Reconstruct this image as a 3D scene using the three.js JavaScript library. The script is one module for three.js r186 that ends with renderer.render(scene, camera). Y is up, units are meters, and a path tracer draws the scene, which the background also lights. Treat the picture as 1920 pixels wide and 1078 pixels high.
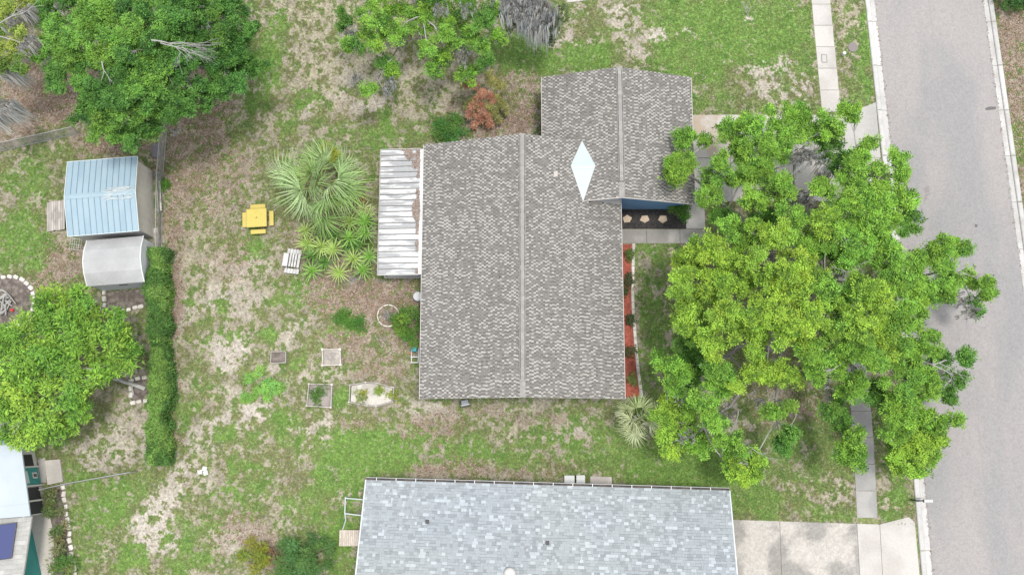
import * as THREE from 'three';
import { mergeGeometries } from 'three/addons/utils/BufferGeometryUtils.js';
import { RoundedBoxGeometry } from 'three/addons/geometries/RoundedBoxGeometry.js';

// ---------------------------------------------------------------- camera, sky, sun, exposure
// x runs east, z runs south, y is up; the drone hovers 55 m above the origin and leans 9.5 degrees north
const scene = new THREE.Scene();
const camera = new THREE.PerspectiveCamera(35.655, 1024 / 574, 0.5, 1500);
camera.position.set(0, 55, 0);
camera.rotation.set(-(Math.PI / 2 - 0.16612), 0, 0);

const renderer = new THREE.WebGLRenderer({ antialias: true });
renderer.toneMapping = THREE.LinearToneMapping;
renderer.toneMappingExposure = 1.76;
renderer.shadowMap.enabled = true;

// bright thin overcast, a little paler overhead than at the horizon
const SKY_W = 64, SKY_H = 32, skyData = new Float32Array(SKY_W * SKY_H * 4);
for (let j = 0; j < SKY_H; j++) for (let i = 0; i < SKY_W; i++) {
  const el = Math.sin(((j + 0.5) / SKY_H - 0.5) * Math.PI), k = el > 0 ? 0.66 + 0.18 * el : 0.45, o = (j * SKY_W + i) * 4;
  skyData[o] = 0.96 * k; skyData[o + 1] = 0.99 * k; skyData[o + 2] = 1.05 * k; skyData[o + 3] = 1;
}
const sky = new THREE.DataTexture(skyData, SKY_W, SKY_H, THREE.RGBAFormat, THREE.FloatType);
sky.mapping = THREE.EquirectangularReflectionMapping; sky.magFilter = THREE.LinearFilter; sky.needsUpdate = true;
scene.background = sky; scene.environment = sky;

const sun = new THREE.DirectionalLight(new THREE.Color(1, 0.965, 0.9), 1.5);
sun.position.set(11, 70, -10); sun.target.position.set(0, 0, -10);
sun.castShadow = true; sun.shadow.radius = 20; sun.shadow.mapSize.set(4096, 4096);
Object.assign(sun.shadow.camera, { left: -50, right: 50, top: 40, bottom: -40, near: 1, far: 160 });
scene.add(sun, sun.target);

// ---------------------------------------------------------------- kit
let seed = 7;
function srand(s) { seed = s >>> 0; }
function R(a = 1, b) { seed = (seed + 0x6D2B79F5) >>> 0; let t = seed; t = Math.imul(t ^ (t >>> 15), t | 1); t ^= t + Math.imul(t ^ (t >>> 7), t | 61); const r = ((t ^ (t >>> 14)) >>> 0) / 4294967296; return b === undefined ? r * a : a + r * (b - a); }
const G2 = () => (R() + R() + R() - 1.5) / 0.75;
const clamp = (x, a = 0, b = 1) => Math.min(b, Math.max(a, x));
const sm = (a, b, x) => { const t = clamp((x - a) / (b - a)); return t * t * (3 - 2 * t); };
const lerp = (a, b, t) => a + (b - a) * t;
const PERM = new Float32Array(65536); srand(11); for (let i = 0; i < 65536; i++) PERM[i] = R();
const hash = (i, j) => PERM[((i * 73 + j * 151 + ((i * j) & 1023) * 31) ^ (i << 5)) & 65535];
function vnoise(x, y) { const i = Math.floor(x), j = Math.floor(y); let u = x - i, v = y - j; u = u * u * (3 - 2 * u); v = v * v * (3 - 2 * v); return lerp(lerp(hash(i, j), hash(i + 1, j), u), lerp(hash(i, j + 1), hash(i + 1, j + 1), u), v); }
function fbm(x, y, o = 4) { let s = 0, a = 0.5, t = 0; for (let k = 0; k < o; k++) { s += a * vnoise(x, y); t += a; a *= 0.5; const nx = x * 1.6 - y * 1.2 + 17.3; y = x * 1.2 + y * 1.6 - 9.1; x = nx; } return s / t; }

const used = {};
function numbered(n) { const k = used[n] = (used[n] ?? -1) + 1; return k ? n + '_' + String(k).padStart(3, '0') : n; }
function tag(o, label, category, group, kind) { if (label) o.userData.label = label; if (category) o.userData.category = category; if (group) o.userData.group = group; if (kind) o.userData.kind = kind; return o; }
function thing(name, label, category, pos = [0, 0, 0], turn = 0, group) { const o = new THREE.Group(); o.name = numbered(name); o.position.set(...pos); o.rotation.y = turn; scene.add(o); return tag(o, label, category, group); }
function solo(name, geo, mat, label, category, group, pos) { const o = new THREE.Mesh(geo, mat); o.name = numbered(name); if (pos) o.position.set(...pos); scene.add(o); return tag(o, label, category, group); }
function setting(name, geo, mat, kind = 'structure') { const o = geo ? new THREE.Mesh(geo, mat) : new THREE.Group(); o.name = numbered(name); scene.add(o); o.userData.kind = kind; return o; }
function part(parent, name, geo, mat, label) { const o = new THREE.Mesh(Array.isArray(geo) ? merge(geo) : geo, mat); o.name = name; parent.add(o); if (label) o.userData.label = label; return o; }
function partW(parent, name, geo, mat, label) { const g = Array.isArray(geo) ? merge(geo) : geo; g.translate(-parent.position.x, -parent.position.y, -parent.position.z); return part(parent, name, g, mat, label); }
function copy(o, pos, turn, label) { const c = o.clone(); c.name = numbered(o.name.replace(/_\d+$/, '')); c.userData = { ...o.userData }; c.position.set(...pos); c.rotation.y = turn; if (label) c.userData.label = label; scene.add(c); return c; }

function merge(list) { if (list.length === 1) return list[0]; return mergeGeometries(list.map((g) => { const k = g.index ? g : g.clone().setIndex([...Array(g.attributes.position.count).keys()]); for (const n of Object.keys(k.attributes)) if (!['position', 'normal', 'uv'].includes(n)) k.deleteAttribute(n); return k; })); }
// uv in metres, from the axis that each face looks along
function uvm(g, s = 1) {
  if (g.index) { const h = g.toNonIndexed(); g = h; }
  const p = g.attributes.position, n = g.attributes.normal, uv = new Float32Array(p.count * 2);
  for (let i = 0; i < p.count; i++) {
    const ax = Math.abs(n.getX(i)), ay = Math.abs(n.getY(i)), az = Math.abs(n.getZ(i));
    const u = ay >= ax && ay >= az ? [p.getX(i), p.getZ(i)] : ax > az ? [p.getZ(i), p.getY(i)] : [p.getX(i), p.getY(i)];
    uv[2 * i] = u[0] * s; uv[2 * i + 1] = u[1] * s;
  }
  g.setAttribute('uv', new THREE.BufferAttribute(uv, 2)); return g;
}
function bx(w, h, d, x, y, z, ry = 0, rx = 0, rz = 0) { const g = new THREE.BoxGeometry(w, h, d); if (rz) g.rotateZ(rz); if (rx) g.rotateX(rx); if (ry) g.rotateY(ry); g.translate(x, y, z); return uvm(g); }
function rbx(w, h, d, r, x, y, z, ry = 0) { const g = new RoundedBoxGeometry(w, h, d, 2, r); if (ry) g.rotateY(ry); g.translate(x, y, z); return uvm(g); }
function cyl(r0, r1, h, x, y, z, n = 12) { const g = new THREE.CylinderGeometry(r1, r0, h, n); g.translate(x, y + h / 2, z); return uvm(g); }
function bar(a, b, r, n = 6, r2) { return taper([a, b], r, r2 ?? r, n); }
// a prism over the ground outline [[x, z], ...] from y0 up to y1, its upper edge chamfered by c
function prism(poly, y0, y1, c = 0) {
  const pts = poly.map(([x, z]) => new THREE.Vector2(x, z));
  if (THREE.ShapeUtils.area(pts) < 0) pts.reverse();
  const n = pts.length, pos = [], inner = pts.map((p, i) => { if (!c) return p; const a = pts[(i + n - 1) % n], b = pts[(i + 1) % n]; const d1 = p.clone().sub(a).normalize(), d2 = b.clone().sub(p).normalize(); const m = new THREE.Vector2(-(d1.y + d2.y), d1.x + d2.x); const l = m.length() || 1; return p.clone().addScaledVector(m.divideScalar(l), c / Math.max(0.4, l / 2)); });
  for (const f of THREE.ShapeUtils.triangulateShape(inner, [])) for (const k of [f[0], f[2], f[1]]) pos.push(inner[k].x, y1, inner[k].y);
  const ring = (A, ya, B, yb) => { for (let i = 0; i < n; i++) { const j = (i + 1) % n; const a = A[i], b = A[j], e = B[i], f = B[j]; pos.push(a.x, ya, a.y, e.x, yb, e.y, b.x, ya, b.y, b.x, ya, b.y, e.x, yb, e.y, f.x, yb, f.y); } };
  if (c) ring(pts, y1 - c, inner, y1); ring(pts, y0, pts, y1 - c);
  const g = new THREE.BufferGeometry(); g.setAttribute('position', new THREE.Float32BufferAttribute(pos, 3)); g.computeVertexNormals(); return uvm(g);
}
function polyTri(tris) { const g = new THREE.BufferGeometry(); g.setAttribute('position', new THREE.Float32BufferAttribute(tris.flat(2), 3)); g.computeVertexNormals(); return uvm(g); }
// a tube through points that tapers from r0 to r1
function taper(pts, r0, r1, n = 6) {
  const P = pts.map((p) => new THREE.Vector3(...p)), pos = [], nor = [], uv = [], idx = [];
  let side = null, len = 0;
  for (let i = 0; i < P.length; i++) {
    const t = (i + 1 < P.length ? P[i + 1] : P[i]).clone().sub(i ? P[i - 1] : P[i]).normalize();
    if (!side) side = Math.abs(t.y) > 0.9 ? new THREE.Vector3(1, 0, 0) : new THREE.Vector3(0, 1, 0);
    const a = side.clone().addScaledVector(t, -side.dot(t)).normalize(), b = t.clone().cross(a); side = a;
    if (i) len += P[i].distanceTo(P[i - 1]);
    const r = lerp(r0, r1, i / (P.length - 1));
    for (let k = 0; k <= n; k++) { const w = k / n * Math.PI * 2, d = a.clone().multiplyScalar(Math.cos(w)).addScaledVector(b, Math.sin(w)); pos.push(P[i].x + d.x * r, P[i].y + d.y * r, P[i].z + d.z * r); nor.push(d.x, d.y, d.z); uv.push(k / n * 0.6, len); }
    if (i) for (let k = 0; k < n; k++) { const q = (i - 1) * (n + 1) + k; idx.push(q, q + 1, q + n + 1, q + 1, q + n + 2, q + n + 1); }
  }
  const last = (P.length - 1) * (n + 1); for (let k = 1; k < n - 1; k++) idx.push(last, last + k, last + k + 1, 0, k + 1, k);
  const g = new THREE.BufferGeometry(); g.setAttribute('position', new THREE.Float32BufferAttribute(pos, 3)); g.setAttribute('normal', new THREE.Float32BufferAttribute(nor, 3)); g.setAttribute('uv', new THREE.Float32BufferAttribute(uv, 2)); g.setIndex(idx); return g;
}

// ---------------------------------------------------------------- materials
const lin = (r, g, b) => new THREE.Color().setRGB(r, g, b);
const enc = (v) => { v = clamp(v); return 255 * (v <= 0.0031308 ? v * 12.92 : 1.055 * Math.pow(v, 1 / 2.4) - 0.055); };
// texture of size x size texels that repeats every m metres; f(x, y) gives a linear colour
function tex(size, m, f, wrap = THREE.MirroredRepeatWrapping, srgb = true) {
  const d = new Uint8Array(size * size * 4);
  for (let j = 0; j < size; j++) for (let i = 0; i < size; i++) { const c = f(i / size * m, j / size * m), o = (j * size + i) * 4; for (let k = 0; k < 3; k++) d[o + k] = srgb ? enc(c[k]) : clamp(c[k]) * 255; d[o + 3] = 255; }
  const t = new THREE.DataTexture(d, size, size); t.wrapS = t.wrapT = wrap; t.magFilter = THREE.LinearFilter; t.minFilter = THREE.LinearMipmapLinearFilter; t.generateMipmaps = true; if (srgb) t.colorSpace = THREE.SRGBColorSpace; t.repeat.set(1 / m, 1 / m); t.needsUpdate = true; return t;
}
const tint = (c, k) => [c[0] * k, c[1] * k, c[2] * k];
const mixc = (a, b, t) => [lerp(a[0], b[0], t), lerp(a[1], b[1], t), lerp(a[2], b[2], t)];
function mat(color, rough = 0.85, extra = {}) { return new THREE.MeshStandardMaterial({ color: color.isColor ? color : lin(...color), roughness: rough, ...extra }); }
// speckled material: base colour, patches of a second colour and fine grain
function speckle(base, second, { size = 512, m = 6, patch = 1.2, grain = 0.12, at = 0.5, soft = 0.2, rough = 0.9, off = 0, fine = 40, extra = {} } = {}) {
  const t = tex(size, m, (x, y) => { const p = sm(at - soft, at + soft, fbm(x * patch + off, y * patch - off, 5)); const g = 1 + grain * 2 * (vnoise(x * fine + off, y * fine) * 0.6 + vnoise(x * fine * 0.37, y * fine * 0.37 + off) * 0.4 - 0.5); return tint(mixc(base, second, p), g); });
  return new THREE.MeshStandardMaterial({ map: t, roughness: rough, ...extra });
}

// ---------------------------------------------------------------- ground: worn lawn of green turf, straw, bare sand and leaf litter
// each patch: [[x, z], half width, half depth, strength, turn]
const LUSH = [
  [[-8.71, 1.02], 3.6, 1.5, .9, .1], [[-10.3, 1.9], 2.2, 1.4, .8], [[-6.47, 0.32], 1.6, 1.3, .6], [[-3.07, 0.95], 3, 1, .6], [[0.32, 0.95], 2, .9, .45], [[5.49, 0.48], 4, 1.4, .55], [[10.95, 1.59], 4.5, 1.7, .9], [[7.73, 1.59], 3, 1.2, .5], [[13.46, 3.16], 2, 1.2, .5], [[17.41, 1.27], 4, 1.6, .35],
  [[14.68, -26.2], 5.5, 2.6, .8], [[11.82, -24.34], 3, 2, .7], [[18.17, -26.2], 2.4, 3, .6], [[10.17, -27.32], 2.2, 1, .7], [[4.87, -24.53], 2.4, 1.2, .85], [[1.74, -24.34], 3.4, 1.2, .8], [[0, -25.27], 2, 1.6, .7], [[6.64, -26.2], 2, 1, .3], [[12.76, -21.42], 2, 1, .5], [[18.75, -23.98], 1.6, 2, .3],
  [[-15.34, -26.94], .8, 1.6, .7], [[-15.98, -23.98], 1.1, 2.4, .75], [[-16.55, -21.42], .9, 1.2, .6], [[-17.8, -18.9], .8, 2.2, .35], [[-13.45, -21.42], .9, .7, .6], [[-8.06, -19.8], .7, 1.6, .8], [[-9.25, -19.26], .9, .8, .5], [[-4.29, -19.51], 1.4, .7, .6], [[-6.86, -19.62], 1.6, .8, .35], [[-14.24, -19.8], .8, .8, .5], [[-18.17, -26.2], .8, 2, .4],
  [[-30.86, -15.72], 1.4, 1.8, .5], [[-31.12, -12.94], 1.3, 2, .8], [[-29.99, -11.57], 1, 1.4, .8], [[-31.46, -11.22], 1.4, 1.4, .5], [[-27.49, -9.69], .5, .9, .6],
  [[-17.48, -6.25], .9, .6, .6], [[-15.17, -6.28], .7, .5, .8], [[-14.44, -8.51], 1.2, .7, .6], [[-13.3, -9.02], .8, .8, .7], [[-18.09, -8.35], .6, .5, .6], [[-10.09, -7.18], 1.1, .45, .9, .5], [[-9.64, -6.44], .8, .4, .8], [[-11.23, -6.68], .7, .5, .5], [[-13.13, -4.79], .5, .4, .6], [[-10.69, -2.25], .5, .7, .8], [[-14.3, -1.28], 1.3, .8, .5], [[-13.59, 0], 1.2, .7, .5], [[-16.13, -12.59], 1.2, .7, .4], [[-15.94, -12.08], .7, .5, .7], [[-16.25, -11.57], .5, .4, .7],
  [[-26.01, 2.53], 2, 1, .6], [[-24.27, 4.41], 1.8, 1.4, .7], [[-23.4, 3.16], 1.4, 1, .6], [[-25.26, 5.95], 1, 1.6, .5], [[-22.48, 7.18], 1, .8, .7], [[-20.02, 5.95], 1.6, 1.2, .55], [[-19.31, 7.18], 1.4, 1, .6], [[-16.25, 1.9], 1, .5, .6], [[-16.99, 3.16], 1.2, .6, .5], [[-15.08, 2.85], 1.2, .5, .45], [[-18.15, 5.34], 1, .7, .5], [[-16.6, 4.41], 1.4, .8, .4], [[-12.14, 4.1], 2, 1.2, .5], [[-10.17, 5.95], 1.4, 2, .7], [[-12.72, 5.65], 1, .7, .3], [[-9.73, 4.56], 1, 2, .6], [[-17.81, -0.16], .9, .5, .7], [[-15.87, -0.16], .7, .4, .6], [[-19.11, -5.85], .5, .4, .5], [[-20.42, -8.51], .4, .3, .8], [[-19.98, -1.28], .7, 1.4, .5], [[-19.21, -1.93], .5, .6, .5], [[-22.48, 2.53], 1, .6, .5],
  [[8.86, -10.88], 1.2, 1.6, .55], [[8.73, -5.85], 1.1, 3.5, .6], [[8.32, -2.57], 1, 1.6, .5], [[8.7, -8.51], 1, 2, .5], [[12.12, -3.88], 3, 5, .3], [[22.02, -26.2], .5, 3, .35], [[23.12, -24.34], .45, 4.2, .8], [[22.13, -22.51], .9, 1.2, .4], [[23.38, 3.47], .7, 1.4, .7], [[22.49, 4.72], .9, .5, .6], [[15.36, 3.79], 1.5, 1, .6], [[18.2, 4.41], 1.4, .6, .5], [[19.8, 4.41], .6, .8, .5], [[16.81, 0.32], 2, 1, .5], [[32.66, -18.55], .6, 1.6, .7], [[33.22, -28.25], .8, .5, .9], [[-10.98, -19.62], .8, .6, .4], [[-11.95, -8.51], .8, .6, .5], [[-3.25, -1.28], 1.4, .5, .35], [[1.62, -0.64], 1.2, .5, .35], [[4.22, -0.96], 1, .6, .4],
];
const SAND = [
  [[-17.59, -5.19], 1.3, 1.1, .9], [[-18.28, -5.85], 1, .6, .7], [[-15.94, -1.6], 1.1, .8, .85], [[-15.31, -2.09], .8, .6, .7], [[-16.97, -2.74], 1, .6, .5], [[-18.59, -8.51], 1.2, .7, .6], [[-17.62, -9.02], 1.2, .8, .6], [[-16.88, -7.51], 1, .9, .55], [[-16.1, -8.35], 1, .6, .5], [[-20.78, 3.94], 1.5, 1.2, .8], [[-21.81, 5.34], 1.3, 1.1, .9], [[-20.95, 6.26], 1.4, .8, .7], [[-20.23, 2.53], 1, 1, .6], [[-19.65, 1.59], .8, .7, .6], [[-18.59, 0.32], 1.4, .8, .5], [[-16.52, 5.95], 1.6, .8, .6], [[-15.59, 5.65], 1.4, .8, .6], [[-18.62, 2.69], 1, .6, .4], [[-13.25, 4.41], .8, .4, .5], [[-12.96, -0.48], .9, .5, .5], [[-11.69, -0.96], .9, .5, .5], [[-11.32, 0.16], .9, .4, .4], [[-13.1, -3.88], 1, .4, .4], [[-11.46, -3.88], .9, .5, .55], [[-14.75, -4.2], 1.1, .4, .6], [[-13.84, -5.85], .9, .7, .5], [[-13.38, -6.84], .8, .8, .4], [[-17.53, -0.96], 1.6, .7, .6], [[-18.79, -0.32], 1, .6, .5], [[-16.69, -10.2], 1.4, .8, .45], [[-18.87, -10.54], .9, 1, .35], [[-20.36, -7.51], .7, 1.4, .35],
  [[9.78, -25.97], 1.5, .7, .9], [[11.36, -26.2], .8, .5, .7], [[8.19, -25.08], .8, .9, .6], [[7.37, -27.69], 1.2, .8, .6], [[7.34, -26.2], .8, .8, .5], [[3.66, -25.64], 1.4, .6, .5], [[15.6, -27.32], .6, .5, .8], [[17.01, -23.79], 1.8, .7, .7], [[16.59, -22.33], 1.6, .8, .7], [[18.68, -22.51], 1, 1.4, .6], [[17.92, -21.24], 1.6, .6, .5], [[12.46, -22.88], .8, 1, .4], [[8.97, -24.27], .5, .3, .7], [[18.61, -27.88], .8, .7, .35],
  [[-10.39, -22.88], 1.2, .8, .5], [[-9.3, -21.24], 1.3, .5, .6], [[-11.03, -21.42], 1, .4, .4], [[-13.41, -20.52], .5, .9, .5], [[-5.2, -1.28], 1.6, .6, .6], [[-6.19, -1.93], .8, .5, .5], [[-9.94, 3.16], .8, .5, .4], [[-23.44, 0.32], 2.4, 1.3, .55], [[-25.01, 0.95], 1.6, 1, .5], [[-22.58, -1.28], 1.2, 1.3, .4], [[-23.6, -4.2], .8, .5, .5], [[-8.95, -8.01], .5, .5, .4], [[4.05, -0.22], .5, .4, .6], [[-11.64, 0.32], 1, .5, .4], [[12.73, -2.9], 1.4, 1.6, .4], [[13.61, -0.32], 1.4, .8, .4], [[19.85, 3.47], 1, .9, .45],
];
const LITTER = [
  [[-10.13, -8.51], 3, 1.1, .95], [[-7.3, -8.18], 1.8, 1.6, .9], [[-8.56, -5.85], 2.6, 1.2, .55], [[-6.6, -6.51], 1.2, 1.6, .7], [[-11.64, -9.19], 1.6, .8, .7], [[-11.21, -6.18], 1, .5, .6], [[-7.87, -4.2], 2, .8, .5], [[-30.06, -22.15], 3.4, 2.6, .85], [[-31.97, -20.34], 2, 1.8, .9], [[-29.23, -20.52], 1.4, .8, .9], [[-25.66, -18.73], 2.6, 1, .8], [[-20.24, -19.62], 2, 1.6, .65], [[-20.96, -17.48], 1.8, 4, .6], [[-19.03, -16.42], 2.4, 3, .45], [[-17.74, -11.22], 1.6, 2, .3], [[-21.6, -13.98], .5, 4, .75], [[-21, -7.18], .55, 5, .85], [[-20.86, -1.28], .45, 3, .7], [[-19.29, -21.06], 1.4, 1, .6], [[0.34, -20.16], 1.6, 1.4, .85], [[1.38, -21.42], .7, 2, .7], [[-1.04, -22.15], 2, 1.6, .5], [[-1.89, -19.69], 1.6, .7, .95], [[-3.78, -20.52], 1, 1, .5], [[-4.86, -0.64], 2, .9, .5], [[-3.22, 1.9], 2.6, .6, .65], [[1.29, 2.06], 2, .4, .4], [[31.85, -22.88], 2, 9, .7], [[33.1, -26.94], 1.4, 2, .8], [[-16.22, 5.65], 1.6, 1.2, .5], [[-14.58, 6.88], 1.2, 1, .6], [[-11.02, -21.06], .8, .8, .2], [[-28.09, -10.88], 1.6, 1.4, .6], [[-28.66, -9.69], 1.6, 1, .6], [[-10.52, -10.54], 2, 1, .9], [[-12.09, -12.25], 2, 2, .7], [[-20.69, -15.72], 1.2, 4, .35], [[16.62, -2.25], 2, 1.6, .3], [[19.9, -2.57], 1, 1, .6], [[-19.43, -23.61], 1.6, 1.2, .7], [[-9.74, -0.96], 1.4, .4, .4], [[0, -1.28], 3.4, .4, .4], [[-27.3, 4.41], .6, 3, .5],
];
const STRAW = [
  [[-11.82, -24.34], 3.2, 3, .8], [[-12.96, -26.94], 3, 2, .8], [[-14.04, -27.69], 2, 1.6, .7], [[-6.23, -22.51], 3, 2.2, .7], [[-9.03, -23.98], 2, 2, .6], [[-10.83, -26.2], 1.6, 1.6, .6], [[-17.53, -27.32], 1, 1.4, .3], [[-4.83, -21.42], 2, 1.2, .5], [[-11.75, -22.15], 2, 1, .5], [[-23.35, -0.64], 1.6, 1.2, .5], [[1.3, -0.64], 5, 1, .4], [[-1.95, -1.6], 4, .6, .4], [[-19.75, -11.22], 2, 4, .35], [[22.37, -26.2], .8, 3, .55], [[13.02, -1.93], 2, 1.6, .5], [[18.63, 2.53], 2, 1.2, .5], [[22.42, 3.47], .8, 1, .45], [[-15.49, 0.95], 2, 1, .3], [[-19.5, 4.1], 1, 2, .3],
];
const GX0 = -37, GX1 = 37, GZ0 = -31.5, GZ1 = 11.5, CW = 370, CH = 215;
function field(list, warp, base) {
  const f = new Float32Array(CW * CH);
  for (let j = 0; j < CH; j++) for (let i = 0; i < CW; i++) {
    const x = lerp(GX0, GX1, i / (CW - 1)), z = lerp(GZ0, GZ1, j / (CH - 1));
    const wx = x + (fbm(x * 0.9 + warp, z * 0.9, 3) - 0.5) * 1.5, wz = z + (fbm(x * 0.9, z * 0.9 + warp, 3) - 0.5) * 1.5;
    let v = base(x, z);
    for (const [[px, pz], a, b, s, t = 0] of list) { const dx = wx - px, dz = wz - pz; if (Math.abs(dx) > 2 * (a + b) || Math.abs(dz) > 2 * (a + b)) continue; const c = Math.cos(t), q = Math.sin(t), u = (dx * c + dz * q) / a, w = (dz * c - dx * q) / b, d = Math.sqrt(u * u + w * w); if (d < 1.35) v = Math.max(v, s * sm(1.35, 0.55, d)); }
    f[j * CW + i] = v;
  }
  return (x, z) => { const u = clamp((x - GX0) / (GX1 - GX0), 0, 0.9999) * (CW - 1), w = clamp((z - GZ0) / (GZ1 - GZ0), 0, 0.9999) * (CH - 1), i = Math.floor(u), j = Math.floor(w), o = j * CW + i; return lerp(lerp(f[o], f[o + 1], u - i), lerp(f[o + CW], f[o + CW + 1], u - i), w - j); };
}
const lush = field(LUSH, 3.1, (x, z) => 0.12), sand = field(SAND, 8.7, () => 0), litter = field(LITTER, 14.9, () => 0), straw = field(STRAW, 21.3, () => 0);
const frontLawn = (x, z) => sm(8, 12, x);
const C_GREEN = [.16, .268, .06], C_DEEP = [.09, .18, .036], C_OLIVE = [.19, .196, .088], C_STRAW = [.325, .292, .215], C_SAND = [.43, .388, .34], C_SOIL = [.2, .178, .135], C_LITTER = [.205, .158, .122], C_PINK = [.295, .235, .195];
// how hard it is for turf to hold at a point: broad, middle and fine unevenness
const turf = (x, z, h1, h2) => 0.5 + (h1 - 0.5) * 1.25 + (h2 - 0.5) * 0.32 + (vnoise(x * 1.35 + 70, z * 1.35) - 0.5) * 0.34;
// what grows or lies at a point: share of live grass, and the colours of grass and of what lies between it
function groundAt(x, z) {
  const L = lush(x, z), S = sand(x, z), B = litter(x, z), T = straw(x, z);
  const broad = fbm(x * 0.35 + 5, z * 0.35, 3), midn = fbm(x * 1.7, z * 1.7 + 40, 3);
  let live = 0.515 + 0.08 * frontLawn(x, z) + (broad - 0.5) * 0.32 + L * 0.4 - S * 0.3 - B * 0.34 - T * 0.2;
  const green = mixc(mixc(C_OLIVE, C_GREEN, clamp(L * 1.25 + (midn - 0.5) * 0.9 + 0.1)), C_DEEP, sm(0.56, 0.75, midn) * 0.4);
  let bare = mixc(mixc(C_SOIL, C_STRAW, clamp(0.55 + T * 0.5 + (midn - 0.5) * 1.2)), C_SAND, clamp(S * 0.95 + (broad - 0.55) * 0.5));
  bare = mixc(bare, mixc(C_LITTER, C_PINK, clamp((midn - 0.42) * 3)), clamp(B * 1.1 - 0.1));
  return [live, green, bare];
}
const TW = 2048, TH = 1190;
const groundTex = (() => {
  const d = new Uint8Array(TW * TH * 4), step = 4, nx = TW / step + 1, nz = Math.ceil(TH / step) + 1, grid = new Float32Array(nx * nz * 7);
  for (let j = 0; j < nz; j++) for (let i = 0; i < nx; i++) { const [l, g, b] = groundAt(lerp(GX0, GX1, i * step / TW), lerp(GZ0, GZ1, j * step / TH)); grid.set([l, ...g, ...b], (j * nx + i) * 7); }
  const s = new Float32Array(7);
  for (let j = 0; j < TH; j++) for (let i = 0; i < TW; i++) {
    const u = i / step, v = j / step, a = Math.floor(u), b = Math.floor(v), fu = u - a, fv = v - b, o = (b * nx + a) * 7, o2 = o + nx * 7;
    for (let k = 0; k < 7; k++) s[k] = lerp(lerp(grid[o + k], grid[o + 7 + k], fu), lerp(grid[o2 + k], grid[o2 + 7 + k], fu), fv);
    const x = lerp(GX0, GX1, i / TW), z = lerp(GZ0, GZ1, j / TH);
    const h1 = fbm(x * 3.6, z * 3.6, 3), h2 = vnoise(x * 13 + 3, z * 13), h3 = hash(i, j);
    const t = sm(-0.13, 0.13, s[0] - turf(x, z, h1, h2));
    const k = 0.52 + 0.62 * h2 + 0.34 * h3, q = (j * TW + i) * 4;
    for (let c = 0; c < 3; c++) d[q + c] = enc(lerp(s[4 + c], s[1 + c], t) * k);
    d[q + 3] = 255;
  }
  const t = new THREE.DataTexture(d, TW, TH); t.wrapS = t.wrapT = THREE.MirroredRepeatWrapping; t.magFilter = THREE.LinearFilter; t.minFilter = THREE.LinearMipmapLinearFilter; t.generateMipmaps = true; t.colorSpace = THREE.SRGBColorSpace; t.needsUpdate = true; return t;
})();
{
  const g = new THREE.PlaneGeometry(900, 900, 1, 1); g.rotateX(-Math.PI / 2);
  const p = g.attributes.position, uv = g.attributes.uv;
  for (let i = 0; i < p.count; i++) uv.setXY(i, (p.getX(i) - GX0) / (GX1 - GX0), (p.getZ(i) - GZ0) / (GZ1 - GZ0));
  setting('ground', g, new THREE.MeshStandardMaterial({ map: groundTex, roughness: 1 }));
}

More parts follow.
